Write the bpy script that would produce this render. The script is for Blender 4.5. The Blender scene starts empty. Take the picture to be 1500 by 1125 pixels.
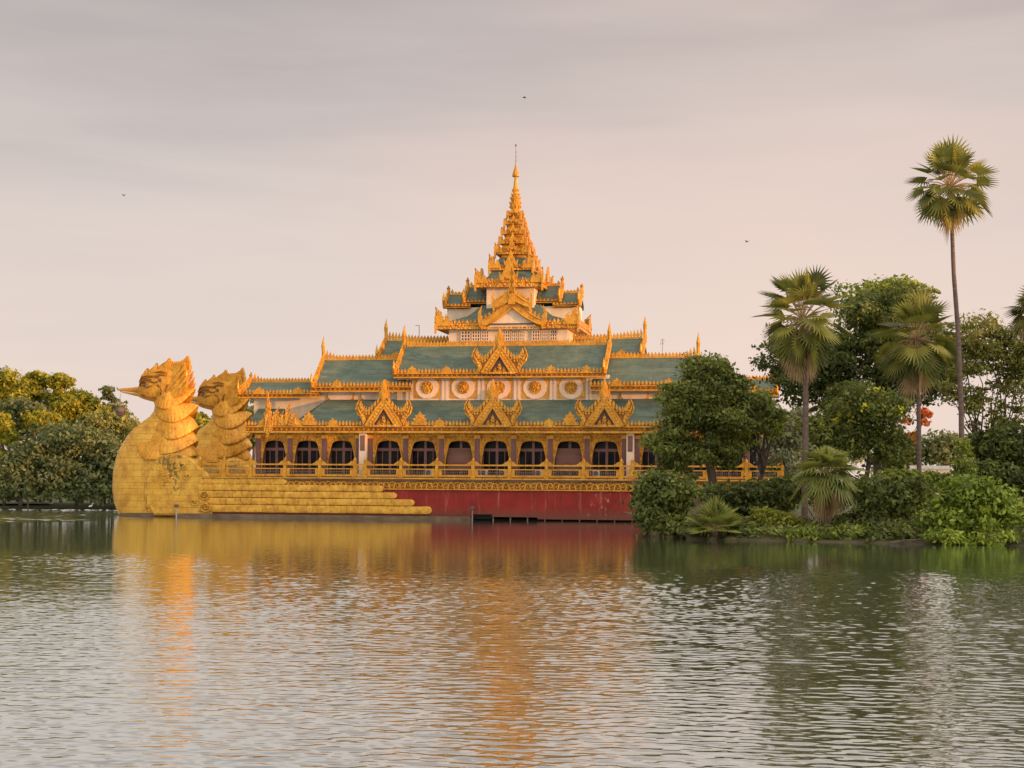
import bpy, math, random
import numpy as np
from mathutils import Vector, Matrix

# ------------------------------------------------------------------ camera, sky, sun, exposure
SC = bpy.context.scene
COL = SC.collection
ROLL = 0.0087          # the photograph leans half a degree
FPX = 2420.0           # focal length in pixels of the 1500 px wide photograph
HOR = 727.0            # horizon row at the picture's middle
CAMY, CAMZ = -200.0, 2.5
WATER = -0.45
cam_d = bpy.data.cameras.new('camera')
cam = bpy.data.objects.new('camera', cam_d)
COL.objects.link(cam)
cam.location = (0, CAMY, CAMZ)
cam.rotation_euler = (Matrix.Rotation(math.radians(90), 3, 'X') @ Matrix.Rotation(ROLL, 3, 'Z')).to_euler()
cam_d.sensor_width = 36.0
cam_d.lens = 36.0 * FPX / 1500.0
cam_d.shift_y = (HOR - 562.5) / 1500.0
cam_d.clip_start = 0.5
cam_d.clip_end = 9000
SC.camera = cam

SUN_AZ = math.radians(62)     # from straight behind the camera round to the right
SUN_EL = math.radians(3.6)
SUN_DIR = Vector((math.sin(SUN_AZ) * math.cos(SUN_EL), -math.cos(SUN_AZ) * math.cos(SUN_EL), math.sin(SUN_EL)))
sun_d = bpy.data.lights.new('sun', 'SUN')
sun_d.energy = 4.6
sun_d.angle = math.radians(0.6)
sun_d.color = (1.0, 0.44, 0.14)
sun = bpy.data.objects.new('sun', sun_d)
COL.objects.link(sun)
sun.location = (100, -100, 120)
sun.rotation_euler = SUN_DIR.to_track_quat('Z', 'Y').to_euler()

W = bpy.data.worlds.new('World')
SC.world = W
W.use_nodes = True
nt = W.node_tree
for n in list(nt.nodes):
    nt.nodes.remove(n)


def nd(tree, kind, **kw):
    n = tree.nodes.new(kind)
    for k, v in kw.items():
        if k == 'ins':
            for kk, vv in v.items():
                n.inputs[kk].default_value = vv
        else:
            setattr(n, k, v)
    return n


def srgb(r, g, b):
    f = lambda c: (c / 255) / 12.92 if c / 255 <= 0.04045 else (((c / 255) + 0.055) / 1.055) ** 2.4
    return (f(r), f(g), f(b), 1)


def ramp(tree, stops, interp='LINEAR'):
    n = tree.nodes.new('ShaderNodeValToRGB')
    n.color_ramp.interpolation = interp
    e = n.color_ramp.elements
    while len(e) < len(stops):
        e.new(0.5)
    for el, (p, c) in zip(e, stops):
        el.position = p
        el.color = c if len(c) == 4 else (*c, 1)
    return n


def math_node(tree, op, a, b=None, clamp=False):
    n = tree.nodes.new('ShaderNodeMath')
    n.operation = op
    n.use_clamp = clamp
    for i, x in enumerate((a, b)):
        if x is None:
            continue
        if isinstance(x, (int, float)):
            n.inputs[i].default_value = x
        else:
            tree.links.new(x, n.inputs[i])
    return n.outputs[0]


def mixc(tree, fac, a, b, blend='MIX'):
    n = tree.nodes.new('ShaderNodeMix')
    n.data_type = 'RGBA'
    n.blend_type = blend
    for i, x in ((0, fac), (6, a), (7, b)):
        if isinstance(x, (int, float)):
            n.inputs[i].default_value = x
        elif isinstance(x, tuple):
            n.inputs[i].default_value = x if len(x) == 4 else (*x, 1)
        else:
            tree.links.new(x, n.inputs[i])
    return n.outputs[2]


L = nt.links
sky = nd(nt, 'ShaderNodeTexSky', sky_type='NISHITA', sun_disc=False, sun_elevation=SUN_EL,
         sun_rotation=math.pi - SUN_AZ, air_density=1.2, dust_density=3.0)
skys = mixc(nt, 1.0, sky.outputs[0], (0.10, 0.10, 0.10), 'MULTIPLY')
tc = nd(nt, 'ShaderNodeTexCoord')
sep = nd(nt, 'ShaderNodeSeparateXYZ')
L.new(tc.outputs['Generated'], sep.inputs[0])
# thin overcast: warm and pale near the horizon, mauve grey overhead
rmp = ramp(nt, [(0.0, srgb(231, 213, 203)), (0.075, srgb(231, 214, 205)), (0.15, srgb(219, 206, 200)), (0.22, srgb(201, 191, 188)),
                (0.30, srgb(177, 169, 169)), (0.42, srgb(213, 202, 197)), (1.0, srgb(216, 208, 205))])
mp = nd(nt, 'ShaderNodeMapping')
mp.inputs['Scale'].default_value = (2.0, 2.0, 16.0)
L.new(tc.outputs['Generated'], mp.inputs[0])
nz = nd(nt, 'ShaderNodeTexNoise', ins={'Scale': 1.7, 'Detail': 6.0, 'Roughness': 0.55, 'Distortion': 0.35})
L.new(mp.outputs[0], nz.inputs[0])
mp2 = nd(nt, 'ShaderNodeMapping')
mp2.inputs['Scale'].default_value = (1.3, 1.3, 6.0)
mp2.inputs['Location'].default_value = (3.1, 0.4, 1.7)
L.new(tc.outputs['Generated'], mp2.inputs[0])
nz2 = nd(nt, 'ShaderNodeTexNoise', ins={'Scale': 2.0, 'Detail': 4.0, 'Roughness': 0.5})
L.new(mp2.outputs[0], nz2.inputs[0])
zz = math_node(nt, 'ADD', sep.outputs[2], math_node(nt, 'MULTIPLY', math_node(nt, 'SUBTRACT', nz.outputs[0], 0.5), 0.14))
L.new(zz, rmp.inputs[0])
pinkf = ramp(nt, [(0.50, (0, 0, 0)), (0.72, (1, 1, 1))])
L.new(nz2.outputs[0], pinkf.inputs[0])
cloud = mixc(nt, math_node(nt, 'MULTIPLY', pinkf.outputs[0], 0.55), rmp.outputs[0], srgb(230, 205, 196))
# a peach brightening low in the middle of the view
pg = nd(nt, 'ShaderNodeVectorMath', operation='DOT_PRODUCT')
pg.inputs[1].default_value = Vector((0.17, 1.0, 0.08)).normalized()
nrm0 = nd(nt, 'ShaderNodeVectorMath', operation='NORMALIZE')
L.new(tc.outputs['Generated'], nrm0.inputs[0])
L.new(nrm0.outputs[0], pg.inputs[0])
pgf = math_node(nt, 'POWER', math_node(nt, 'MAXIMUM', pg.outputs['Value'], 0.0), 45)
cloud = mixc(nt, math_node(nt, 'MULTIPLY', pgf, 0.50), cloud, srgb(245, 217, 202))
gl_dir = Vector((math.sin(SUN_AZ), -math.cos(SUN_AZ), 0.45)).normalized()
nrm_ = nd(nt, 'ShaderNodeVectorMath', operation='NORMALIZE')
L.new(tc.outputs['Generated'], nrm_.inputs[0])
dt = nd(nt, 'ShaderNodeVectorMath', operation='DOT_PRODUCT')
dt.inputs[1].default_value = gl_dir
L.new(nrm_.outputs[0], dt.inputs[0])
gw = math_node(nt, 'POWER', math_node(nt, 'MAXIMUM', dt.outputs['Value'], 0.0), 1.6)
glow = mixc(nt, gw, (0, 0, 0), (1.45, 1.30, 1.10))
full = mixc(nt, 1.0, mixc(nt, 0.93, skys, cloud), glow, 'ADD')
bg = nd(nt, 'ShaderNodeBackground', ins={'Strength': 1.0})
L.new(full, bg.inputs[0])
wo = nd(nt, 'ShaderNodeOutputWorld')
L.new(bg.outputs[0], wo.inputs[0])

SC.view_settings.view_transform = 'Standard'
SC.view_settings.look = 'None'
SC.view_settings.exposure = 0.12
SC.view_settings.gamma = 1.0
SC.view_settings.use_curve_mapping = False
SC.cycles.max_bounces = 6
SC.cycles.diffuse_bounces = 3
SC.cycles.glossy_bounces = 3
SC.cycles.transmission_bounces = 3
SC.cycles.transparent_max_bounces = 4
SC.cycles.sample_clamp_indirect = 6.0

rng = random.Random(11)


def npr(seed):
    return np.random.default_rng(seed)


# ------------------------------------------------------------------ measuring: photograph to metres
ANG = math.radians(11.0)       # the palace stands turned 11 degrees to the picture
SA, CA = math.sin(ANG), math.cos(ANG)
U0 = -2.6                      # the palace's middle along its own front
ORG = Vector((U0 * CA, -U0 * SA, 0))


def ray(px, py):
    dx, dy = px - 750.0, HOR - py
    return (dx - dy * ROLL) / FPX, (dx * ROLL + dy) / FPX


def at(px, py, d):
    a, b = ray(px, py)
    return Vector((a * d, CAMY + d, CAMZ + b * d))


def lu(px, py, v):
    a, b = ray(px, py)
    t = (v - CAMY * CA) / (a * SA + CA)
    x, y, z = a * t, CAMY + t, CAMZ + b * t
    return x * CA - y * SA - U0, z


# ------------------------------------------------------------------ materials
def mat(name, rough=0.5, metal=0.0, spec=None):
    m = bpy.data.materials.new(name)
    m.use_nodes = True
    t = m.node_tree
    b = t.nodes['Principled BSDF']
    b.inputs['Roughness'].default_value = rough
    b.inputs['Metallic'].default_value = metal
    if spec is not None:
        b.inputs['Specular IOR Level'].default_value = spec
    return m, t, b


def obj_noise(t, scale, detail=4, mscale=(1, 1, 1), rough=0.55, kind='noise', dist=0.0):
    tcn = nd(t, 'ShaderNodeTexCoord')
    mpn = nd(t, 'ShaderNodeMapping')
    mpn.inputs['Scale'].default_value = mscale
    t.links.new(tcn.outputs['Object'], mpn.inputs[0])
    if kind == 'noise':
        n = nd(t, 'ShaderNodeTexNoise', ins={'Scale': scale, 'Detail': detail, 'Roughness': rough, 'Distortion': dist})
    else:
        n = nd(t, 'ShaderNodeTexVoronoi', ins={'Scale': scale})
    t.links.new(mpn.outputs[0], n.inputs[0])
    return n.outputs[0]


def bump(t, b, h, strength, dist):
    n = nd(t, 'ShaderNodeBump', ins={'Strength': strength, 'Distance': dist})
    t.links.new(h, n.inputs['Height'])
    t.links.new(n.outputs[0], b.inputs['Normal'])


def plain(name, c1, c2=None, scale=3.0, rough=0.6, metal=0.0, bmp=0.0, mscale=(1, 1, 1)):
    m, t, b = mat(name, rough, metal)
    c2 = c2 or tuple(x * 0.75 for x in c1)
    n = obj_noise(t, scale, 5, mscale)
    r = ramp(t, [(0.32, c2), (0.62, c1)])
    t.links.new(n, r.inputs[0])
    t.links.new(r.outputs[0], b.inputs['Base Color'])
    if bmp:
        bump(t, b, obj_noise(t, scale * 4, 4), 0.6, bmp)
    return m


def make_gold(name, c1, c2, c3, carve=0.0, cs=2.6, rough=0.38, metal=0.25):
    m, t, b = mat(name, rough, metal)
    n = obj_noise(t, 0.9, 6, rough=0.65)
    r = ramp(t, [(0.30, c2), (0.52, c1), (0.75, c3)])
    t.links.new(n, r.inputs[0])
    col = r.outputs[0]
    n2 = obj_noise(t, 3.6, 6, (1, 1, 0.5), rough=0.75)     # grime
    r2 = ramp(t, [(0.50, (0, 0, 0)), (0.70, (1, 1, 1))])
    t.links.new(n2, r2.inputs[0])
    col = mixc(t, math_node(t, 'MULTIPLY', r2.outputs[0], 0.72), col, (0.13, 0.07, 0.015))
    t.links.new(col, b.inputs['Base Color'])
    if carve:
        v1 = obj_noise(t, cs, kind='vor')
        v2 = obj_noise(t, cs * 2.7, 3)
        bump(t, b, math_node(t, 'ADD', v1, math_node(t, 'MULTIPLY', v2, 0.5)), 1.0, carve)
    return m


M = {}
M['gold'] = make_gold('gold_leaf', (0.72, 0.335, 0.024), (0.50, 0.21, 0.013), (0.82, 0.46, 0.05), 0.03, 3.2)
M['carved'] = make_gold('carved_gold', (0.72, 0.33, 0.028), (0.40, 0.15, 0.012), (0.84, 0.46, 0.05), 0.16, 3.4)


WOUND = lu(252, 686, 0)


def hull_gold():
    m, t, b = mat('weathered_gold_planks', 0.45, 0.15)
    tcn = nd(t, 'ShaderNodeTexCoord')
    sp = nd(t, 'ShaderNodeSeparateXYZ')
    t.links.new(tcn.outputs['Object'], sp.inputs[0])
    cmb = nd(t, 'ShaderNodeCombineXYZ')
    t.links.new(math_node(t, 'ADD', sp.outputs[0], math_node(t, 'MULTIPLY', sp.outputs[1], 0.9)), cmb.inputs[0])
    t.links.new(sp.outputs[2], cmb.inputs[1])
    wob = obj_noise(t, 1.2, 3)
    wv = nd(t, 'ShaderNodeVectorMath', operation='ADD')
    wc = nd(t, 'ShaderNodeCombineXYZ')
    t.links.new(math_node(t, 'MULTIPLY', wob, 0.25), wc.inputs[0])
    t.links.new(math_node(t, 'MULTIPLY', wob, 0.10), wc.inputs[1])
    t.links.new(cmb.outputs[0], wv.inputs[0])
    t.links.new(wc.outputs[0], wv.inputs[1])
    br = nd(t, 'ShaderNodeTexBrick', ins={'Scale': 1.0, 'Mortar Size': 0.022, 'Mortar Smooth': 0.3, 'Brick Width': 1.9, 'Row Height': 0.78,
                                           'Color1': (1, 1, 1, 1), 'Color2': (0.80, 0.80, 0.80, 1), 'Mortar': (0, 0, 0, 1)})
    t.links.new(wv.outputs[0], br.inputs[0])
    n = obj_noise(t, 0.6, 7, rough=0.68)
    r = ramp(t, [(0.28, (0.42, 0.20, 0.02)), (0.5, (0.74, 0.40, 0.045)), (0.72, (0.84, 0.54, 0.085))])
    t.links.new(n, r.inputs[0])
    col = mixc(t, 0.22, r.outputs[0], br.outputs[0], 'MULTIPLY')
    fade = ramp(t, [(0.38, (0.15, 0.15, 0.15)), (0.62, (1, 1, 1))])
    t.links.new(obj_noise(t, 0.7, 4), fade.inputs[0])
    col = mixc(t, math_node(t, 'MULTIPLY', math_node(t, 'MULTIPLY', br.outputs['Fac'], fade.outputs[0]), 0.45), col, (0.13, 0.07, 0.012))
    st = obj_noise(t, 1.5, 6, (1.6, 1.6, 0.16), rough=0.7)          # rain streaks
    r2 = ramp(t, [(0.55, (0, 0, 0)), (0.80, (1, 1, 1))])
    t.links.new(st, r2.inputs[0])
    col = mixc(t, math_node(t, 'MULTIPLY', r2.outputs[0], 0.42), col, (0.22, 0.115, 0.02))
    ck = obj_noise(t, 0.9, 8, (1.2, 1, 0.8), rough=0.72, dist=1.6)               # flaked patches
    # most of the gilding is lost over the wing's shoulder
    d1 = nd(t, 'ShaderNodeVectorMath', operation='DISTANCE')
    d1.inputs[1].default_value = (WOUND[0], -0.4, WOUND[1])
    t.links.new(tcn.outputs['Object'], d1.inputs[0])
    wnd = nd(t, 'ShaderNodeMapRange', ins={'From Min': 3.6, 'From Max': 0.5, 'To Min': 0.0, 'To Max': 0.135})
    t.links.new(d1.outputs['Value'], wnd.inputs[0])
    ck = math_node(t, 'ADD', ck, wnd.outputs[0])
    r3 = ramp(t, [(0.62, (0, 0, 0)), (0.66, (1, 1, 1))])
    t.links.new(ck, r3.inputs[0])
    col = mixc(t, math_node(t, 'MULTIPLY', r3.outputs[0], 0.75), col, (0.11, 0.075, 0.03))
    t.links.new(col, b.inputs['Base Color'])
    bump(t, b, math_node(t, 'ADD', math_node(t, 'MULTIPLY', br.outputs['Fac'], -1.0), math_node(t, 'MULTIPLY', obj_noise(t, 5, 5), 0.5)), 0.7, 0.09)
    return m


M['shade_gold'] = make_gold('shade_toned_gold', (0.30, 0.115, 0.010), (0.17, 0.06, 0.006), (0.42, 0.18, 0.018), 0.06, 3.5)  # darker copy of the gold: shade of recesses and carving put into colour
M['hull_gold'] = hull_gold()
M['wing_gold'] = make_gold('weathered_wing_gold', (0.76, 0.40, 0.042), (0.46, 0.22, 0.022), (0.86, 0.54, 0.085), 0.06, 1.1, 0.45, 0.15)


def red_hull():
    m, t, b = mat('red_hull_paint', 0.6, spec=0.25)
    n = obj_noise(t, 0.5, 6)
    r = ramp(t, [(0.3, (0.21, 0.017, 0.014)), (0.65, (0.31, 0.028, 0.021))])
    t.links.new(n, r.inputs[0])
    st = obj_noise(t, 1.3, 6, (1.3, 1, 0.09), rough=0.72)
    r2 = ramp(t, [(0.56, (0, 0, 0)), (0.72, (1, 1, 1))])
    t.links.new(st, r2.inputs[0])
    col = mixc(t, math_node(t, 'MULTIPLY', r2.outputs[0], 0.55), r.outputs[0], (0.42, 0.22, 0.17))
    sk = obj_noise(t, 2.2, 6, (1.2, 1, 0.07), rough=0.75)
    rk2 = ramp(t, [(0.54, (0, 0, 0)), (0.70, (1, 1, 1))])
    t.links.new(sk, rk2.inputs[0])
    col = mixc(t, math_node(t, 'MULTIPLY', rk2.outputs[0], 0.55), col, (0.10, 0.018, 0.014))
    pc = obj_noise(t, 1.9, 8, (1, 1, 0.6), rough=0.78)
    tcn = nd(t, 'ShaderNodeTexCoord')
    sp = nd(t, 'ShaderNodeSeparateXYZ')
    t.links.new(tcn.outputs['Object'], sp.inputs[0])
    # peeling stretch of paint by the stern
    mr = nd(t, 'ShaderNodeMapRange', ins={'From Min': 9.0, 'From Max': 13.0, 'To Min': 0.0, 'To Max': 0.10})
    t.links.new(sp.outputs[0], mr.inputs[0])
    r3 = ramp(t, [(0.66, (0, 0, 0)), (0.70, (1, 1, 1))])
    t.links.new(math_node(t, 'ADD', pc, mr.outputs[0]), r3.inputs[0])
    col = mixc(t, math_node(t, 'MULTIPLY', r3.outputs[0], 0.8), col, (0.50, 0.30, 0.18))
    dz = nd(t, 'ShaderNodeMapRange', ins={'From Min': 1.25, 'From Max': 0.0, 'To Min': 0.0, 'To Max': 0.8})
    t.links.new(math_node(t, 'ADD', sp.outputs[2], math_node(t, 'MULTIPLY', math_node(t, 'SUBTRACT', pc, 0.5), 1.5)), dz.inputs[0])
    col = mixc(t, dz.outputs[0], col, (0.14, 0.06, 0.04))        # waterline scum
    t.links.new(col, b.inputs['Base Color'])
    bump(t, b, pc, 0.35, 0.04)
    return m


M['red'] = red_hull()


def roof_mat():
    m, t, b = mat('teal_roof_sheet', 0.7, spec=0.3)
    n = obj_noise(t, 0.8, 7, (0.45, 1, 1), rough=0.7)
    r = ramp(t, [(0.26, (0.060, 0.096, 0.078)), (0.5, (0.114, 0.160, 0.124)), (0.74, (0.18, 0.22, 0.16))])
    t.links.new(n, r.inputs[0])
    st = obj_noise(t, 1.0, 5, (0.25, 1, 2.2), rough=0.7, dist=0.6)
    r2 = ramp(t, [(0.56, (0, 0, 0)), (0.74, (1, 1, 1))])
    t.links.new(st, r2.inputs[0])
    col = mixc(t, math_node(t, 'MULTIPLY', r2.outputs[0], 0.55), r.outputs[0], (0.19, 0.21, 0.10))
    ds = obj_noise(t, 1.7, 6, (0.8, 1, 0.5), rough=0.75)
    r3 = ramp(t, [(0.57, (0, 0, 0)), (0.70, (1, 1, 1))])
    t.links.new(ds, r3.inputs[0])
    col = mixc(t, math_node(t, 'MULTIPLY', r3.outputs[0], 0.6), col, (0.10, 0.09, 0.085))
    tc2 = nd(t, 'ShaderNodeTexCoord')
    sp2 = nd(t, 'ShaderNodeSeparateXYZ')
    t.links.new(tc2.outputs['Object'], sp2.inputs[0])
    cb2 = nd(t, 'ShaderNodeCombineXYZ')
    t.links.new(sp2.outputs[0], cb2.inputs[0])
    t.links.new(math_node(t, 'ADD', sp2.outputs[2], math_node(t, 'MULTIPLY', obj_noise(t, 0.6, 2), 0.12)), cb2.inputs[1])
    bk2 = nd(t, 'ShaderNodeTexBrick', ins={'Scale': 1.0, 'Mortar Size': 0.03, 'Mortar Smooth': 0.5, 'Brick Width': 1.35, 'Row Height': 0.62,
                                             'Color1': (1.12, 1.1, 1.05, 1), 'Color2': (0.78, 0.82, 0.84, 1), 'Mortar': (0.6, 0.6, 0.6, 1)})
    t.links.new(cb2.outputs[0], bk2.inputs[0])
    col = mixc(t, 0.55, col, bk2.outputs[0], 'MULTIPLY')
    t.links.new(col, b.inputs['Base Color'])
    tcn = nd(t, 'ShaderNodeTexCoord')
    wv = nd(t, 'ShaderNodeTexWave', wave_type='BANDS', bands_direction='Z', ins={'Scale': 0.9, 'Distortion': 0.4, 'Detail': 1.0})
    t.links.new(tcn.outputs['Object'], wv.inputs[0])
    bump(t, b, math_node(t, 'ADD', wv.outputs['Fac'], math_node(t, 'MULTIPLY', ds, 0.6)), 0.45, 0.06)
    return m


M['roof'] = roof_mat()
M['cream'] = plain('cream_plaster', (0.84, 0.69, 0.51), (0.72, 0.57, 0.40), 0.9, 0.7, mscale=(1, 1, 0.3))
M['pinkcream'] = plain('pink_cream_paint', (0.88, 0.68, 0.51), (0.76, 0.56, 0.41), 1.2, 0.6, mscale=(1, 1, 0.3))
M['brown'] = plain('mauve_brown_paint', (0.20, 0.085, 0.075), (0.13, 0.055, 0.05), 1.5, 0.5, mscale=(1, 1, 0.3))
M['frame'] = plain('brown_window_timber', (0.23, 0.10, 0.08), (0.15, 0.06, 0.05), 2.0, 0.5)
M['blind'] = plain('brown_roller_blind', (0.24, 0.115, 0.085), (0.19, 0.09, 0.07), 1.2, 0.8, mscale=(0.3, 1, 3))
M['soffit'] = plain('dark_timber_soffit', (0.09, 0.045, 0.03), (0.06, 0.03, 0.02), 1.5, 0.7)
M['recess'] = plain('mauve_recess_paint', (0.16, 0.095, 0.085), (0.11, 0.065, 0.06), 1.5, 0.7)
M['white'] = plain('white_enamel', (0.78, 0.76, 0.72), (0.66, 0.63, 0.58), 3.0, 0.4)
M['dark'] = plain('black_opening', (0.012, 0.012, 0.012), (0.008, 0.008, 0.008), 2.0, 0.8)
M['concrete'] = plain('stained_concrete', (0.20, 0.14, 0.085), (0.10, 0.065, 0.04), 1.4, 0.85, bmp=0.03, mscale=(0.4, 1, 1))
M['steel'] = plain('rusty_steel', (0.26, 0.20, 0.16), (0.15, 0.10, 0.07), 3.0, 0.6)
M['bronze'] = plain('dark_bronze', (0.17, 0.12, 0.10), (0.10, 0.07, 0.06), 2.0, 0.55, 0.2)
M['bird_dark'] = plain('dark_feathers', (0.03, 0.03, 0.03), (0.015, 0.015, 0.015), 8, 0.7)
M['bird_white'] = plain('white_feathers', (0.8, 0.8, 0.78), (0.65, 0.65, 0.62), 8, 0.7)


def glass_mat():
    m, t, b = mat('dark_window_glass', 0.2)
    b.inputs['Base Color'].default_value = (0.012, 0.013, 0.015, 1)
    b.inputs['Specular IOR Level'].default_value = 0.08
    n = obj_noise(t, 0.7, 2)
    r = ramp(t, [(0.4, (0.008, 0.008, 0.010)), (0.7, (0.030, 0.026, 0.024))])
    t.links.new(n, r.inputs[0])
    t.links.new(r.outputs[0], b.inputs['Base Color'])
    return m


M['glass'] = glass_mat()


LEAF = 2.6


def leaf_mat(name, stops, transl=0.35, rough=0.5):
    stops = [(p, tuple(min(0.85, x * LEAF) for x in c)) for p, c in stops]
    m = bpy.data.materials.new(name)
    m.use_nodes = True
    t = m.node_tree
    b = t.nodes['Principled BSDF']
    out = t.nodes['Material Output']
    b.inputs['Roughness'].default_value = rough
    b.inputs['Specular IOR Level'].default_value = 0.3
    g = nd(t, 'ShaderNodeNewGeometry')
    big = obj_noise(t, 0.35, 2)
    f = math_node(t, 'ADD', math_node(t, 'MULTIPLY', g.outputs['Random Per Island'], 0.65), math_node(t, 'MULTIPLY', math_node(t, 'SUBTRACT', big, 0.5), 1.1))
    f = math_node(t, 'ADD', f, 0.17)
    r = ramp(t, stops)
    t.links.new(f, r.inputs[0])
    t.links.new(r.outputs[0], b.inputs['Base Color'])
    tr = nd(t, 'ShaderNodeBsdfTranslucent')
    t.links.new(mixc(t, 1.0, r.outputs[0], (1.25, 1.15, 0.6), 'MULTIPLY'), tr.inputs[0])
    mx = nd(t, 'ShaderNodeMixShader', ins={0: transl})
    t.links.new(b.outputs[0], mx.inputs[1])
    t.links.new(tr.outputs[0], mx.inputs[2])
    t.links.new(mx.outputs[0], out.inputs[0])
    return m


M['leaf_dark'] = leaf_mat('dark_leaves', [(0.1, (0.026, 0.034, 0.010)), (0.55, (0.065, 0.082, 0.020)), (0.95, (0.138, 0.152, 0.034))])
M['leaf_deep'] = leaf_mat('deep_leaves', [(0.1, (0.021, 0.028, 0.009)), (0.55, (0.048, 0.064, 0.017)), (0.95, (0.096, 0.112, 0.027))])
M['leaf_mid'] = leaf_mat('mid_green_leaves', [(0.1, (0.045, 0.062, 0.012)), (0.55, (0.10, 0.125, 0.020)), (0.95, (0.17, 0.19, 0.03))])
M['leaf_bright'] = leaf_mat('bright_green_leaves', [(0.1, (0.034, 0.054, 0.009)), (0.55, (0.092, 0.125, 0.017)), (0.95, (0.17, 0.20, 0.028))])
M['leaf_olive'] = leaf_mat('olive_leaves', [(0.1, (0.055, 0.062, 0.018)), (0.55, (0.10, 0.105, 0.028)), (0.95, (0.17, 0.16, 0.04))])
M['leaf_sunlit'] = leaf_mat('sunlit_gold_leaves', [(0.1, (0.058, 0.068, 0.010)), (0.55, (0.135, 0.134, 0.014)), (0.95, (0.235, 0.195, 0.02))], 0.4)  # low sun's gold on the far bank trees, put into the leaf colour
M['leaf_far'] = leaf_mat('far_bank_leaves', [(0.1, (0.042, 0.052, 0.024)), (0.55, (0.066, 0.081, 0.033)), (0.95, (0.105, 0.116, 0.042))])  # lifted, greyed tones put distance haze into the leaf colour
M['leaf_grey'] = leaf_mat('grey_green_leaves', [(0.1, (0.075, 0.085, 0.055)), (0.55, (0.13, 0.14, 0.085)), (0.95, (0.20, 0.20, 0.12))])
M['leaf_yellow'] = leaf_mat('yellow_green_leaves', [(0.1, (0.05, 0.062, 0.012)), (0.55, (0.12, 0.135, 0.02)), (0.95, (0.22, 0.21, 0.035))])
M['leaf_red'] = leaf_mat('red_orange_leaves', [(0.1, (0.20, 0.035, 0.014)), (0.55, (0.32, 0.07, 0.02)), (0.95, (0.36, 0.16, 0.03))])
M['flower'] = leaf_mat('yellow_blossom', [(0.1, (0.42, 0.30, 0.015)), (0.9, (0.52, 0.40, 0.03))])
M['palm'] = leaf_mat('palm_fronds', [(0.1, (0.030, 0.038, 0.012)), (0.5, (0.080, 0.088, 0.022)), (0.95, (0.185, 0.170, 0.042))], 0.3, 0.42)
M['palm_pale'] = leaf_mat('pale_palm_fronds', [(0.1, (0.042, 0.054, 0.017)), (0.5, (0.098, 0.112, 0.030)), (0.95, (0.19, 0.19, 0.055))], 0.3, 0.42)
M['palm_dark'] = leaf_mat('dark_palm_fronds', [(0.1, (0.032, 0.036, 0.013)), (0.55, (0.072, 0.074, 0.021)), (0.95, (0.13, 0.122, 0.03))], 0.3, 0.42)
M['palm_dry'] = leaf_mat('dry_palm_fronds', [(0.1, (0.09, 0.065, 0.035)), (0.5, (0.17, 0.115, 0.06)), (0.95, (0.27, 0.20, 0.11))], 0.15, 0.7)
M['bark'] = plain('grey_brown_bark', (0.14, 0.105, 0.08), (0.07, 0.05, 0.038), 3.0, 0.9, bmp=0.05, mscale=(1, 1, 0.4))
M['palm_bark'] = plain('ringed_palm_bark', (0.17, 0.12, 0.10), (0.09, 0.06, 0.05), 4.0, 0.9, bmp=0.03, mscale=(0.4, 0.4, 2.5))
M['earth'] = plain('bank_earth', (0.10, 0.085, 0.04), (0.05, 0.05, 0.02), 0.5, 0.95, bmp=0.1)
M['grass'] = plain('bank_grass', (0.075, 0.095, 0.028), (0.04, 0.055, 0.018), 0.25, 0.95, bmp=0.1)
M['path'] = plain('pale_path', (0.42, 0.39, 0.34), (0.32, 0.29, 0.25), 0.6, 0.9)
M['blue'] = plain('blue_paint', (0.25, 0.35, 0.55), None, 1.0, 0.5)


def water_mat():
    m = bpy.data.materials.new('lake_water')
    m.use_nodes = True
    t = m.node_tree
    out = t.nodes['Material Output']
    t.nodes.remove(t.nodes['Principled BSDF'])
    n1 = obj_noise(t, 1.1, 3, (0.7, 1.3, 1), rough=0.5, dist=0.4)
    n3 = obj_noise(t, 5.5, 3, (0.6, 1.2, 1), rough=0.55)
    h = math_node(t, 'ADD', math_node(t, 'MULTIPLY', n1, 0.5), math_node(t, 'MULTIPLY', n3, 0.16))
    bp = nd(t, 'ShaderNodeBump', ins={'Strength': 1.0, 'Distance': 0.013})
    t.links.new(h, bp.inputs['Height'])
    df = nd(t, 'ShaderNodeBsdfDiffuse', ins={'Color': (0.13, 0.135, 0.085, 1)})
    gl = nd(t, 'ShaderNodeBsdfGlossy', ins={'Color': (0.91, 0.975, 0.985, 1), 'Roughness': 0.04})
    t.links.new(bp.outputs[0], gl.inputs['Normal'])
    lw = nd(t, 'ShaderNodeLayerWeight', ins={'Blend': 0.5})
    t.links.new(bp.outputs[0], lw.inputs['Normal'])
    mx = nd(t, 'ShaderNodeMixShader')
    sch = math_node(t, 'ADD', math_node(t, 'MULTIPLY', math_node(t, 'POWER', lw.outputs['Facing'], 4.0), 0.46), 0.52)
    t.links.new(sch, mx.inputs[0])
    t.links.new(df.outputs[0], mx.inputs[1])
    t.links.new(gl.outputs[0], mx.inputs[2])
    t.links.new(mx.outputs[0], out.inputs[0])
    return m


M['water'] = water_mat()


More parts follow.
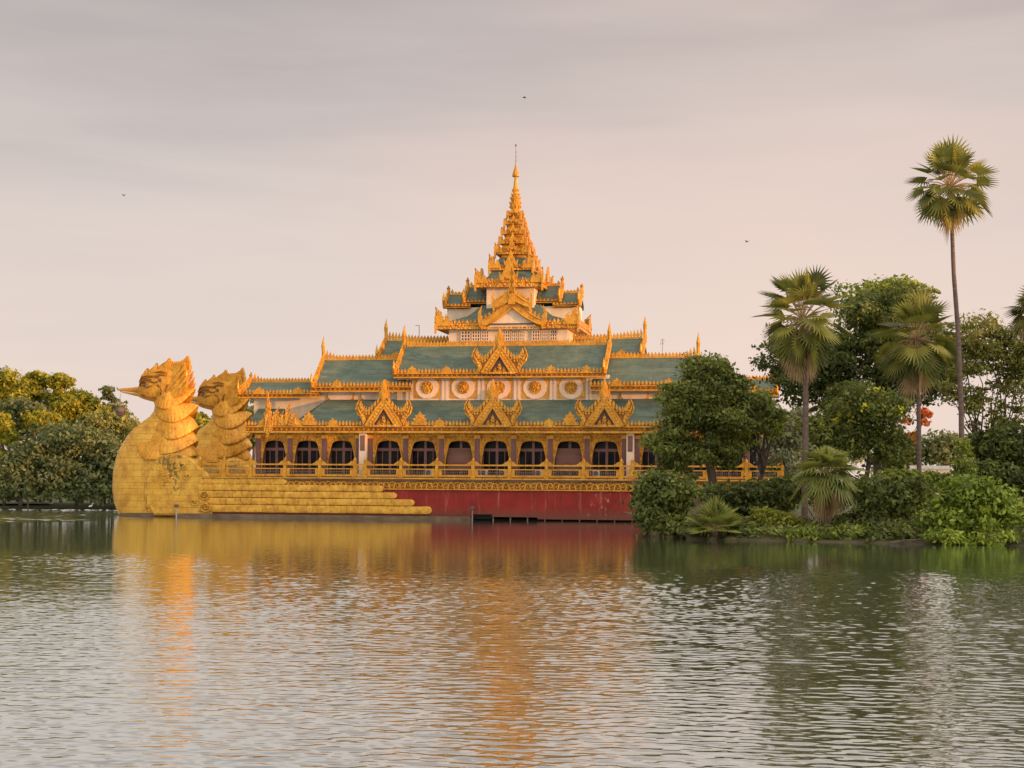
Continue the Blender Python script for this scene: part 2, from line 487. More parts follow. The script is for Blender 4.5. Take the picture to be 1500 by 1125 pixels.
# ------------------------------------------------------------------ mesh helpers
class MB:
    def __init__(self):
        self.v, self.f = [], []

    def add(self, vs, fs):
        o = len(self.v)
        self.v += [tuple(p) for p in vs]
        self.f += [tuple(i + o for i in f) for f in fs]
        return self

    def box(self, u0, u1, v0, v1, z0, z1):
        vs = [(u0, v0, z0), (u1, v0, z0), (u1, v1, z0), (u0, v1, z0), (u0, v0, z1), (u1, v0, z1), (u1, v1, z1), (u0, v1, z1)]
        return self.add(vs, [(3, 2, 1, 0), (4, 5, 6, 7), (0, 1, 5, 4), (1, 2, 6, 5), (2, 3, 7, 6), (3, 0, 4, 7)])

    def prism(self, poly, axis, a0, a1):
        """extrude a 2-D outline along axis: 'v' takes (u,z), 'u' takes (v,z), 'z' takes (u,v)"""
        n = len(poly)

        def P(p, a):
            return {'v': (p[0], a, p[1]), 'u': (a, p[0], p[1]), 'z': (p[0], p[1], a)}[axis]
        vs = [P(p, a0) for p in poly] + [P(p, a1) for p in poly]
        fs = [tuple(range(n)), tuple(range(2 * n - 1, n - 1, -1))] + [(i, i + n, (i + 1) % n + n, (i + 1) % n) for i in range(n)]
        return self.add(vs, fs)

    def tube(self, pts, rad, n=6, cap=True):
        pts = [Vector(p) for p in pts]
        if not hasattr(rad, '__len__'):
            rad = [rad] * len(pts)
        vs, fs = [], []
        ref = Vector((0, 0, 1))
        for i, p in enumerate(pts):
            d = (pts[min(i + 1, len(pts) - 1)] - pts[max(i - 1, 0)])
            d = d.normalized() if d.length > 1e-9 else Vector((0, 0, 1))
            r0 = ref if abs(d.dot(ref)) < 0.95 else Vector((0, 1, 0))
            x = d.cross(r0).normalized()
            y = x.cross(d)
            for k in range(n):
                a = 2 * math.pi * k / n
                vs.append(p + (x * math.cos(a) + y * math.sin(a)) * rad[i])
        for i in range(len(pts) - 1):
            for k in range(n):
                fs.append((i * n + k, i * n + (k + 1) % n, (i + 1) * n + (k + 1) % n, (i + 1) * n + k))
        if cap:
            fs.append(tuple(range(n - 1, -1, -1)))
            fs.append(tuple((len(pts) - 1) * n + k for k in range(n)))
        return self.add(vs, fs)

    def rings(self, rings, closed=True, cap0=True, cap1=True):
        n = len(rings[0])
        vs = [p for r in rings for p in r]
        fs = []
        for i in range(len(rings) - 1):
            for k in range(n if closed else n - 1):
                fs.append((i * n + k, i * n + (k + 1) % n, (i + 1) * n + (k + 1) % n, (i + 1) * n + k))
        if cap0:
            fs.append(tuple(range(n - 1, -1, -1)))
        if cap1:
            fs.append(tuple((len(rings) - 1) * n + k for k in range(n)))
        return self.add(vs, fs)

    def lathe(self, prof, cu, cv, n=16, squash=1.0):
        return self.rings([[(cu + r * math.cos(2 * math.pi * k / n), cv + r * squash * math.sin(2 * math.pi * k / n), z) for k in range(n)] for r, z in prof])

    def ball(self, c, r, n=8, sq=(1, 1, 1)):
        rs = []
        for i in range(1, n):
            a = math.pi * i / n
            rs.append([(c[0] + r * sq[0] * math.sin(a) * math.cos(2 * math.pi * k / (2 * n)), c[1] + r * sq[1] * math.sin(a) * math.sin(2 * math.pi * k / (2 * n)),
                        c[2] + r * sq[2] * math.cos(a)) for k in range(2 * n)])
        return self.rings(rs)

    def tooth(self, u, v, z, w, h, th, along='u', lean=0.0):
        """one flame-shaped cresting leaf"""
        o = [(-0.32, 0), (-0.5, 0.32), (-0.30, 0.62), (lean, 1), (0.30, 0.62), (0.5, 0.32), (0.32, 0)]
        c = u if along == 'u' else v
        poly = [(c + p[0] * w, z + p[1] * h) for p in o]
        if along == 'u':
            return self.prism(poly, 'v', v - th / 2, v + th / 2)
        return self.prism(poly, 'u', u - th / 2, u + th / 2)

    def flame(self, c, a, z, w, h, th, along='u', lean=0.0):
        o = [(-.42, 0), (-.5, .18), (-.34, .30), (-.46, .46), (-.25, .54), (-.32, .70), (-.12, .76), (lean, 1), (.12, .76), (.32, .70), (.25, .54), (.46, .46), (.34, .30), (.5, .18), (.42, 0)]
        poly = [(c + p[0] * w + p[1] * p[1] * lean * w * 0.5, z + p[1] * h) for p in o]
        return self.prism(poly, 'v' if along == 'u' else 'u', a - th / 2, a + th / 2)

    def build(self, name, m, parent=None, smooth=False, bevel=0.0, loc=None):
        me = bpy.data.meshes.new(name)
        me.from_pydata(self.v, [], self.f)
        me.update()
        if m is not None:
            me.materials.append(m)
        if smooth:
            me.polygons.foreach_set('use_smooth', [True] * len(me.polygons))
        o = bpy.data.objects.new(name, me)
        COL.objects.link(o)
        if parent is not None:
            o.parent = parent
        if loc is not None:
            o.location = loc
        if bevel:
            b = o.modifiers.new('bevel', 'BEVEL')
            b.width = bevel
            b.segments = 2
        return o


def tag(o, label=None, cat=None, group=None, kind=None):
    for k, v in (('label', label), ('category', cat), ('group', group), ('kind', kind)):
        if v:
            o[k] = v
    return o


def empty(name, loc, rz=0.0):
    o = bpy.data.objects.new(name, None)
    COL.objects.link(o)
    o.location = loc
    o.rotation_euler = (0, 0, rz)
    o.empty_display_size = 0.5
    return o


def kids(o):
    return [c for c in bpy.data.objects if c.parent == o]


def copy_tree(o, parent=None):
    c = o.copy()
    COL.objects.link(c)
    c.parent = parent
    for ch in kids(o):
        copy_tree(ch, c)
    return c


# ------------------------------------------------------------------ water and land
def wave_field(x, y, seed=4, bands=((3.0, 0.003, 6), (1.4, 0.007, 8), (0.62, 0.016, 14), (0.34, 0.034, 22), (0.20, 0.046, 26))):
    """height of small wind waves at points of the lake, metres"""
    r = npr(seed)
    h = np.zeros_like(x)
    for lam, slope, n in bands:
        for _ in range(n):
            l = lam * r.uniform(0.72, 1.35)
            th = math.pi / 2 + r.normal(0, 0.85)
            k = 2 * math.pi / l
            amp = slope / k * math.sqrt(2.0 / n)
            ph = r.uniform(0, 6.28)
            env = 1 + 0.6 * np.sin(x * r.uniform(-.35, .35) + y * r.uniform(-.25, .25) + r.uniform(0, 6.28))
            h += amp * env * np.sin(k * (x * math.cos(th) + y * math.sin(th)) + ph)
    return h


def gusts(x, y):
    return (np.sin(x * 0.061 + 1.3 + 1.2 * np.sin(y * 0.045)) + np.sin(x * 0.137 - y * 0.083 + 0.4) * 0.7 + np.sin(x * 0.29 + y * 0.21 + 2.0) * 0.4) / 2.1


# the lake: a flat far sheet, and the wind-ruffled near water as real waves
wf = MB().add([(-4000, -600, 0), (4000, -600, 0), (4000, 5000, 0), (-4000, 5000, 0)], [(0, 1, 2, 3)]).build('lake_water', M['water'], loc=(0, 0, WATER - 0.07))
wf['kind'] = 'structure'
NR, NC = 1600, 1250
dist = 13.0 * (300.0 / 13.0) ** (np.arange(NR) / (NR - 1))
colt = np.linspace(-1, 1, NC)
D2 = np.repeat(dist[:, None], NC, 1)
X2 = colt[None, :] * (0.46 * D2 + 20)
Y2 = CAMY + D2
G2 = gusts(X2, Y2)
sm = lambda t: np.clip(t, 0, 1) ** 2 * (3 - 2 * np.clip(t, 0, 1))
ruf = sm((88 + 18 * G2 - D2) / 46) * (0.78 + 0.66 * sm((D2 - 20) / 34))                      # ruffled near, calm in the lee of the palace
ruf = np.maximum(ruf, 0.9 * sm((-X2 - 38 + 5 * G2) / 16))      # and ruffled past the bow
edge = sm((1 - np.abs(colt))[None, :] / 0.03) * sm((300 - D2) / 12)
H2 = wave_field(X2, Y2) * (0.022 + 0.978 * ruf * (0.9 + 0.35 * G2)) * edge
H2 += wave_field(X2, Y2, 9, ((5.0, 0.02, 8), (2.6, 0.05, 14), (1.5, 0.04, 14))) * sm((-X2 - 40 + 5 * G2) / 14) * sm((D2 - 60) / 60) * edge
vw = np.stack([X2, Y2, H2], 2).reshape(-1, 3)
ii = np.arange(NR * NC).reshape(NR, NC)
qf = np.stack([ii[:-1, :-1], ii[:-1, 1:], ii[1:, 1:], ii[1:, :-1]], 2).reshape(-1, 4)
me = bpy.data.meshes.new('ruffled_water')
me.vertices.add(len(vw))
me.vertices.foreach_set('co', vw.reshape(-1).astype(np.float32))
me.loops.add(qf.size)
me.loops.foreach_set('vertex_index', qf.reshape(-1).astype(np.int32))
me.polygons.add(len(qf))
me.polygons.foreach_set('loop_start', np.arange(0, qf.size, 4, dtype=np.int32))
me.polygons.foreach_set('loop_total', np.full(len(qf), 4, dtype=np.int32))
me.polygons.foreach_set('use_smooth', np.ones(len(qf), dtype=bool))
me.update(calc_edges=True)
me.materials.append(M['water'])
wn = bpy.data.objects.new('ruffled_water', me)
COL.objects.link(wn)
wn.location = (0, 0, WATER)
wn['kind'] = 'structure'


def land(name, shore, back, m, top, slope=2.5, n_sub=1):
    """ground sheet with a sloping, uneven edge: shore runs left to right, back closes it"""
    mb = MB()
    r = random.Random(len(shore))
    pts = []
    for i in range(len(shore) - 1):
        a, b = Vector((*shore[i], 0)), Vector((*shore[i + 1], 0))
        k = max(1, int((b - a).length / 3))
        for j in range(k):
            pts.append(a.lerp(b, j / k))
    pts.append(Vector((*shore[-1], 0)))
    rows = []
    for off, z in ((-1.0, WATER - 0.5), (0.0, WATER + 0.05), (slope * 0.4, WATER + 0.45), (slope, top)):
        rows.append([(p.x + r.uniform(-.35, .35), p.y + off + r.uniform(-.4, .4), z + r.uniform(-.06, .06)) for p in pts])
    rows.append([(p.x, max(p.y + 30, 0) if back is None else back, top + 0.4) for p in pts])
    mb.rings(rows, closed=False, cap0=False, cap1=False)
    return mb.build(name, m, smooth=True)


fb = land('far_bank', [(-3000, 108), (-300, 98), (-100, 92), (-60, 88), (-20, 75), (40, 66), (120, 60), (3000, 40)], 3500, M['grass'], 0.55, 5)
fb['kind'] = 'structure'
nb = land('near_bank', [(23, -16), (18.2, -45), (12.4, -78), (12.2, -82.5), (15, -83), (22, -87), (32, -92), (45, -94), (80, -95), (160, -90), (300, -70)], -14, M['earth'], 0.45, 3)
nb['kind'] = 'structure'
# pale footpath on the far bank, at the far left
MB().box(-140, -82, 93.0, 95.5, 0.45, 0.72).build('path', M['path'])['kind'] = 'structure'

# ------------------------------------------------------------------ the palace on its barges
PAL = tag(empty('floating_palace', ORG, -ANG), 'golden floating palace on twin bird headed barges with green tiered roofs and tall spire', 'palace')
DECK = 4.68
HV = 3.5      # half width of a barge


def part(name, mb, m, parent=None, **kw):
    return mb.build(name, M[m] if isinstance(m, str) else m, parent or PAL, **kw)


# --- hulls
UB = lu(250, 700, 0)[0]          # where the bird's breast takes over
UR = lu(945, 758, 0)[0]          # stern of the red hull
hull = MB()
ub_top = lu(918, 718, 0)[0]
u_step = lu(690, 757, 0)[0]
hull.prism([(UB, -1.2), (u_step, -1.2), (u_step, 0.28), (u_step + 2.6, 0.28), (u_step + 2.6, -0.02), (u_step + 8.2, -0.02), (u_step + 8.2, -0.24), (UR, -0.24), (UR - 0.3, 0.3), (UR - 2.0, 3.28), (UB, 3.28)], 'v', 0.0, 7.0)
hull = part('hull', hull, 'red')
hull['label'] = 'red painted hull with peeling streaks'
kh = MB().box(u_step + 0.05, UR - 0.2, 1.2, 6.8, -1.2, -0.30)
kh.box(u_step + 0.05, u_step + 2.5, 0.6, 6.9, -0.3, 0.25)
part('hull_underside', kh, 'dark')
for k in range(9):
    pl = MB()
    u = u_step + 2.7 + k * 2.12
    pl.box(u - 0.07, u + 0.07, 0.25, 0.45, -1.3, -0.02 if u < u_step + 8.2 else -0.22)
    part('pile', pl, 'steel')
sb = MB().box(lu(262, 757, 0)[0], lu(690, 757, 0)[0], -0.72, 0.4, -1.2, -0.02)
part('concrete_ledge', sb, 'concrete')
part('terrace_foundation', MB().box(UR + 0.6, 35.0, 0.8, 26, -1.2, 3.2), 'concrete')
part('far_hull', MB().prism([(UB, -1.2), (UR - 1, -1.2), (UR - 2.6, 3.28), (UB, 3.28)], 'v', 20.0, 27.0), 'red')

# --- deck and carved frieze
dk = MB()
dk.box(-37.0, 35.6, -0.28, 27.6, DECK - 0.22, DECK)
dk.box(-36.9, 35.5, -0.20, 27.4, DECK - 0.42, DECK - 0.222)
part('deck', dk, 'concrete')
part('deck_edge', MB().box(-37.0, 35.62, -0.36, -0.285, DECK - 0.20, DECK - 0.02), 'gold')
fr = MB()
fz0, fz1 = 3.22, DECK - 0.44
part('frieze_ground', MB().box(-37.0, 34.5, -0.06, 27, fz0 + 0.002, fz1), 'shade_gold')  # ground darkened in colour, as shade behind the scrolls
fr.box(-37.0, 34.5, -0.22, -0.062, fz0 - 0.02, fz0 + 0.10)
u = -36.5
k = 0
while u < 34:
    c = (u + 0.30, fz0 + 0.52 + 0.08 * ((k * 7) % 3 - 1))
    sgn = 1 if k % 2 else -1
    pts = []
    for i in range(11):
        a = i / 10 * 3.6 * math.pi / 2 * 1.15
        rr = 0.38 * (1 - i / 13)
        pts.append((c[0] + sgn * rr * math.cos(a + 0.6), -0.12, c[1] + rr * math.sin(a + 0.6)))
    fr.tube(pts, [0.085 - 0.004 * i for i in range(11)], 5)
    fr.prism([(u + 0.48, fz0 + 0.10), (u + 0.66, fz0 + 0.16), (u + 0.80, fz0 + 0.98), (u + 0.56, fz0 + 0.62)] if k % 2 else [(u + 0.80, fz0 + 0.12), (u + 0.62, fz0 + 0.12), (u + 0.44, fz0 + 0.94), (u + 0.62, fz0 + 0.70)], 'v', -0.2, -0.05)
    u += 0.68
    k += 1
part('carved_frieze', fr, 'gold')

# --- balustrade
post_u = [-37.4, -34.2, -30.7, -26.2, -21.7, -17.2] + [-15.85 + 4.53 * i for i in range(8)] + [17.2, 21.7, 26.2, 30.7, 34.9]
RAIL = 6.28
for u in post_u:
    if -38 < u:
        p = MB().box(u - 0.19, u + 0.19, -0.10, 0.28, DECK, RAIL + 0.36)
        p.box(u - 0.26, u + 0.26, -0.17, 0.35, DECK, DECK + 0.22)
        p.box(u - 0.25, u + 0.25, -0.16, 0.34, RAIL + 0.36, RAIL + 0.46)
        p.lathe([(0.20, RAIL + 0.46), (0.22, RAIL + 0.60), (0.12, RAIL + 0.72), (0.02, RAIL + 0.90)], u, 0.09, 8)
        part('railing_post', p, 'gold')
for a, b in zip(post_u[:-1], post_u[1:]):
    a, b = a + 0.2, b - 0.2
    p = MB()
    p.box(a, b, -0.02, 0.22, RAIL - 0.14, RAIL + 0.04)
    p.box(a, b, 0.0, 0.2, RAIL - 0.62, RAIL - 0.5)
    p.box(a, b, -0.02, 0.22, DECK + 0.10, DECK + 0.34)
    w = b - a
    if w > 2:
        for s, e in ((1, a), (-1, b)):            # the sweeping shoulders by the posts
            p.prism([(e, RAIL + 0.04), (e + s * 0.75, RAIL + 0.04), (e + s * 0.52, RAIL + 0.16), (e + s * 0.30, RAIL + 0.36), (e + s * 0.12, RAIL + 0.42), (e, RAIL + 0.36)], 'v', 0.0, 0.2)
            p.box(min(e, e + s * 0.42), max(e, e + s * 0.42), 0.02, 0.18, DECK + 0.34, RAIL - 0.62)
        rl = part('railing', p, 'gold')
        q = MB()
        n = int(w / 0.26)
        for i in range(1, n):
            x = a + 0.42 + (w - 0.84) * i / n
            q.box(x - 0.022, x + 0.022, 0.07, 0.11, DECK + 0.34, RAIL - 0.62)
        q.box(a + 0.42, b - 0.42, 0.055, 0.125, DECK + 0.66, DECK + 0.70)
        part('balusters', q, 'steel', rl)
    else:
        p.box(a, a + 0.16, 0.0, 0.2, DECK + 0.1, RAIL - 0.1)
        p.box(b - 0.16, b, 0.0, 0.2, DECK + 0.1, RAIL - 0.1)
        part('railing', p, 'gold')

# --- lower storey: columns, arched windows, dark interior
cols = [-30.6, -26.4, -21.9, -17.45] + [-15.93 + 4.55 * i for i in range(8)] + [17.45, 21.9, 26.4, 30.6]
E0 = 10.2                                     # underside of the lower eave
for u in cols:
    p = MB().box(u - 0.32, u + 0.32, 2.4, 3.2, DECK, 9.55)
    p.box(u - 0.42, u + 0.42, 2.3, 3.3, DECK, DECK + 0.5)
    c = part('column', p, 'brown')
    q = MB().box(u - 0.45, u + 0.45, 2.28, 3.32, 9.55, 9.68)
    q.box(u - 0.40, u + 0.40, 2.32, 3.28, 9.685, 10.0)
    part('capital', q, 'gold', c)
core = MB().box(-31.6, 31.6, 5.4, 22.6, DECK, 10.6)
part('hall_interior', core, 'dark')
part('lintel_beam', MB().box(-31.2, 31.2, 2.5, 3.1, 10.0, 10.5), 'carved')
part('veranda_ceiling', MB().box(-32.0, 32.0, 1.5, 24, 10.52, 10.7), 'soffit')
OPN = [(-0.50, 0.0), (-0.497, 0.12), (-0.49, 0.28), (-0.472, 0.42), (-0.445, 0.56), (-0.415, 0.66), (-0.385, 0.76), (-0.34, 0.84), (-0.27, 0.885), (-0.13, 0.905)]
OPN = OPN + [(0.0, 0.91)] + [(-x, y) for x, y in reversed(OPN)]
bay_no = 0
BLINDS = {5, 8}
for a, b in zip(cols[:-1], cols[1:]):
    if b - a < 2.5:
        continue
    uc, w = (a + b) / 2, (b - a) - 0.64
    z0, hh = DECK, 10.0 - DECK
    mb = MB()
    inner = [(uc + x * w * 0.97, z0 + y * (hh - 0.2)) for x, y in OPN]
    outer = []
    for x, z in inner:                       # the surround reaches the columns and the beam
        outer.append((uc - w / 2 if x < uc - 0.24 * w * 0.9 else (uc + w / 2 if x > uc + 0.24 * w * 0.9 else x), z))
    outer = [(uc - w / 2, z0)] + [(uc - w / 2, z) for x, z in inner[1:8]] + [(uc - w / 2, 10.0), (uc - w * 0.12, 10.0), (uc, 10.0), (uc + w * 0.12, 10.0), (uc + w / 2, 10.0)] + [(uc + w / 2, z) for x, z in reversed(inner[1:8])] + [(uc + w / 2, z0)]
    n = len(inner)
    vs, fs = [], []
    for v in (2.62, 2.92):
        vs += [(x, v, z) for x, z in outer] + [(x, v, z) for x, z in inner]
    for i in range(n - 1):
        fs += [(i, i + 1, n + i + 1, n + i), (2 * n + i, 3 * n + i, 3 * n + i + 1, 2 * n + i + 1), (n + i, n + i + 1, 3 * n + i + 1, 3 * n + i)]
    mb.add(vs, fs)
    win = part('arched_window', mb, 'carved')
    tb = MB().tube([(x, 2.60, z) for x, z in inner], 0.065, 6)
    tb.box(uc - w / 2, uc - w / 2 + 0.10, 2.54, 2.618, z0 + 3.2, 10.0)
    tb.box(uc + w / 2 - 0.10, uc + w / 2, 2.54, 2.618, z0 + 3.2, 10.0)
    tb.box(uc - w / 2 + 0.102, uc + w / 2 - 0.102, 2.55, 2.618, 9.9, 10.0)
    part('arch_edging', tb, 'gold', win)
    part('pane', MB().box(uc - w / 2, uc + w / 2, 3.62, 3.68, z0, 10.0), 'glass', win)
    f = MB()
    ztr = z0 + hh * 0.66
    f.box(uc - w / 2, uc + w / 2, 3.48, 3.60, ztr - 0.16, ztr + 0.20)
    f.box(uc - 0.16, uc + 0.16, 3.46, 3.60, z0, 10.0)
    for s in (-1, 1):
        f.box(uc + s * w * 0.25 - 0.05, uc + s * w * 0.25 + 0.05, 3.50, 3.60, z0, ztr - 0.16)
        f.box(uc + s * w * 0.5 - 0.28 * (s > 0), uc + s * w * 0.5 + 0.28 * (s < 0), 3.50, 3.60, z0, 10.0)
    f.box(uc - w / 2, uc + w / 2, 3.47, 3.60, z0, z0 + 0.5)
    part('window_frame', f, 'frame', win)
    if bay_no in BLINDS:
        bl = MB()
        rows = []
        for i in range(9):
            z = DECK + 0.9 + (ztr - DECK - 0.8) * i / 8
            rows.append([(uc - w * 0.44, 3.30 + 0.05 * math.sin(i * 1.3), z), (uc + w * 0.44, 3.30 + 0.05 * math.sin(i * 1.3), z)])
        bl.rings(rows, closed=False, cap0=False, cap1=False)
        bl.box(uc - w * 0.45, uc + w * 0.45, 3.24, 3.38, ztr + 0.08, ztr + 0.22)
        part('blind', bl, 'blind', win)['label'] = 'brown blind lowered over the window'
    bay_no += 1
for u in (-16.72, 16.72):
    p = MB().box(u - 0.46, u + 0.46, 1.7, 2.35, DECK, 10.2)
    p.box(u - 0.55, u + 0.55, 1.62, 2.40, DECK, DECK + 0.45)
    p = part('pilaster', p, 'pinkcream')
    q = MB().box(u - 0.30, u + 0.30, 1.66, 1.698, 8.0, 9.9)
    q.box(u - 0.22, u + 0.22, 1.61, 1.658, 8.15, 9.7)
    part('pilaster_panel', q, 'blind', p)


# --- roofs
def crest_row(u0, u1, v, z, w, h, step, swell=True):
    mb = MB()
    n = max(2, int(round((u1 - u0) / step)))
    for i in range(n + 1):
        u = u0 + (u1 - u0) * i / n
        t = abs(2 * i / n - 1)
        hh = h * (1 + (1.1 * max(0, (t - 0.78) / 0.22) if swell else 0))
        mb.tooth(u, v, z, w, hh, 0.10, lean=0.12 * (1 if u < 0 else -1))
    mb.box(u0 - 0.1, u1 + 0.1, v - 0.11, v + 0.11, z - 0.18, z + 0.06)
    return mb


def eave_band(u0, u1, v, z0, z1, teeth_h, parent, step=0.44):
    """gilded eave: ledge, upper moulding and a row of cresting leaves, over a beaded band in gold darkened to read as shade"""
    mb, bd = MB(), MB()
    h = z1 - z0
    mb.box(u0 - 0.15, u1 + 0.15, v - 0.20, v + 0.5, z0, z0 + h * 0.22)
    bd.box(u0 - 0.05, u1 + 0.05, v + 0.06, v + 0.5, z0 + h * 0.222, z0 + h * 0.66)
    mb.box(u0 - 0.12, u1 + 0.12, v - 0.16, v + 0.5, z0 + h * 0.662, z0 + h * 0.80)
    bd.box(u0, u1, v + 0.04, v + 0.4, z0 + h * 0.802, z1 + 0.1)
    n = int((u1 - u0) / 0.62)
    for i in range(n):
        u = u0 + (i + 0.5) * (u1 - u0) / n
        zc, a, b = z0 + h * 0.44, 0.24, h * 0.17
        mb.add([(u - a, v + 0.05, zc), (u, v + 0.05, zc - b), (u + a, v + 0.05, zc), (u, v + 0.05, zc + b), (u, v - 0.12, zc)],
               [(0, 1, 4), (1, 2, 4), (2, 3, 4), (3, 0, 4)])
    n = int((u1 - u0) / step)
    for i in range(n + 1):
        u = u0 + (u1 - u0) * i / n
        mb.tooth(u, v + 0.0, z1 - 0.10, step * 0.72, teeth_h * (0.95 + 0.1 * (i % 2)), 0.10)
    n = int((u1 - u0) / 4.4)
    for i in range(n):                       # a larger leaf now and then
        mb.flame(u0 + (i + 0.5) * (u1 - u0) / n, v - 0.05, z0 + h * 0.7, 1.5, teeth_h * 1.9, 0.12)
    part('eave', mb, 'gold', parent)
    part('eave_band', bd, 'shade_gold', parent)


def verge(mb, u, th, ve, ze, vr, zr, horn, wid=0.75, flip=False):
    """bargeboard on a roof end, seen in the (v,z) plane, with a horn over the ridge and an upturned foot"""
    n = 10
    top, bot = [], []
    for i in range(n + 1):
        t = i / n
        v = ve + (vr - ve) * t
        z = ze + (zr - ze) * (0.85 * t + 0.15 * t * t)
        top.append((v, z + 0.42))
        bot.append((v + 0.10, z - wid * 0.6))
    tip = [(vr + 0.3, zr + 0.3), (vr + 0.45, zr - 0.6)]
    hp = [(u, vr + 0.15, zr - 0.2), (u, vr - 0.02, zr + 0.5 + horn * 0.25), (u, vr - 0.12, zr + 0.5 + horn * 0.5), (u, vr - 0.02, zr + 0.5 + horn * 0.75), (u, vr + 0.15, zr + 0.5 + horn)]
    mb.tube(hp, [th * 0.62, th * 0.5, th * 0.62, th * 0.3, 0.02], 8)
    mb.tooth(u, vr + 0.3, zr + 0.2, 0.7, horn * 0.55, th * 0.5, along='v')
    foot = [(ve - 0.25, ze - 0.3), (ve - 0.55, ze + 0.2), (ve - 0.25, ze + 0.5)]
    mb.tube([(u, ve - 0.3, ze - 0.2), (u, ve - 0.75, ze + 0.5), (u, ve - 0.7, ze + 1.1), (u, ve - 0.5, ze + 1.7)], [th * 0.5, th * 0.42, th * 0.3, 0.02], 7)
    poly = foot + top + tip + list(reversed(bot))
    mb.prism(poly, 'u', u - th / 2, u + th / 2)
    for i in range(1, n):                     # flame leaves up the slope
        t = i / n
        mb.tooth(u, top[i][0], top[i][1] - 0.05, 0.42, 0.5, th * 0.5, along='v')
    # slim inner bead
    s = -1 if not flip else 1
    mb.tube([(u + s * th * 0.55, p[0], p[1] - 0.25) for p in top], 0.10, 5)


def gable_roof(name, u0, u1, ve, z0, z1, zr, vr, horn=2.4, teeth=0.55, crest=0.6, ends=(True, True), back=None, label=None):
    rb = MB()
    back = back if back is not None else 2 * vr - ve
    n = 6
    for side, e in ((1, ve), (-1, back)):
        outer = []
        for i in range(n + 1):
            t = i / n
            outer.append((e + 0.1 * side + (vr - e - 0.1 * side) * t, z1 - 0.15 + (zr - z1 + 0.15) * (0.85 * t + 0.15 * t * t)))
        rows = [[(u0, p[0], p[1]), (u1, p[0], p[1])] for p in outer] + [[(u0, p[0], p[1] - 0.3), (u1, p[0], p[1] - 0.3)] for p in reversed(outer)]
        rb.rings(rows, closed=False, cap0=False, cap1=False)
    # gable end walls under the slopes
    for u in (u0 + 0.35, u1 - 0.35):
        rb.prism([(ve + 0.4, z1 - 0.4), (vr, zr - 0.4), (back - 0.4, z1 - 0.4)], 'u', u - 0.08, u + 0.08)
    r = part(name, rb, 'roof')
    if label:
        r['label'] = label
    if crest:
        part('ridge_crest', crest_row(u0 + 0.5, u1 - 0.5, vr, zr + 0.1, 0.42, crest, 0.43), 'gold', r)
    eave_band(u0, u1, ve, z0, z1, teeth, r)
    for u, s in ((u0, ends[0]), (u1, ends[1])):
        if s:
            vb = MB()
            verge(vb, u, 0.42, ve, z1, vr, zr, horn, flip=u > (u0 + u1) / 2)
            part('bargeboard', vb, 'gold', r)
    return r


# lower roof: hipped skirt round the hall, cut short where the end porches stand
lr_u0, lr_u1 = lu(425, 615, 1.6)[0], -lu(425, 615, 1.6)[0]
lt_u0 = lu(478, 585, 6)[0]
lz1, lzt = 11.25, 14.62
rb = MB()
rows = []
for i in range(7):
    t = i / 6
    a = lr_u0 + (lt_u0 - lr_u0) * t
    v, z = 1.55 + (6.1 - 1.55) * t, lz1 - 0.1 + (lzt - lz1 + 0.1) * (0.8 * t + 0.2 * t * t)
    rows.append([(a, v, z), (a * 0.5, v, z), (0, v, z), (-a * 0.5, v, z), (-a, v, z)])
rb.rings(rows, closed=False, cap0=False, cap1=False)
rb.add([(lr_u0, 1.55, lz1 - 0.1), (lt_u0, 6.1, lzt), (lr_u0, 6.1, lz1 - 0.1)], [(0, 1, 2)])
rb.add([(-lr_u0, 1.55, lz1 - 0.1), (-lt_u0, 6.1, lzt), (-lr_u0, 6.1, lz1 - 0.1)], [(2, 1, 0)])
low = part('lower_roof', rb, 'roof')
eave_band(-31.9, 31.9, 1.4, E0, lz1, 0.6, low)
ev = MB()
for s in (-1, 1):
    ev.prism([(1.4, E0), (24, E0), (24, lz1), (1.4, lz1)], 'u', s * 31.9 - 0.12, s * 31.9 + 0.12)
part('end_eave', ev, 'carved', low)
for u in [-23.6, -9.3, 9.4, 23.6]:
    fl = MB()
    fl.flame(u, 1.33, lz1 - 0.1, 1.9, 1.75, 0.2)
    fl.flame(u, 1.24, lz1 - 0.1, 1.1, 1.1, 0.2)
    part('eave_flame', fl, 'gold', low)

# end porches: small roof and gold corner work
for s in (-1, 1):
    pr = MB().prism([(1.9, 11.2), (6.5, 13.6), (11, 11.2)], 'u', s * 31.6 - 0.6 if s > 0 else -32.0, s * 31.6 + 0.4 if s > 0 else -28.4)
    pr = part('porch_roof', pr, 'roof')
    orn = MB()
    uu = s * lu(393, 600, 1.3)[0] * -1
    orn.flame(uu, 1.25, 10.4, 1.15, 4.9, 0.36)
    orn.flame(uu, 1.05, 10.9, 0.65, 3.2, 0.25)
    orn.prism([(uu - 0.25, 10.5), (uu + 0.25, 10.5), (uu + 0.12, 9.6), (uu, 9.2), (uu - 0.12, 9.6)], 'v', 1.1, 1.35)
    for k, (dx, h, w) in enumerate(((1.0, 2.4, 1.2), (1.75, 1.9, 1.0), (2.6, 2.9, 1.0), (3.3, 1.8, 1.3))):
        orn.flame(uu - s * dx, 1.35 - 0.06 * k, 11.1, w, h, 0.3, lean=-0.25 * s)
    part('porch_ornament', orn, 'carved', pr)

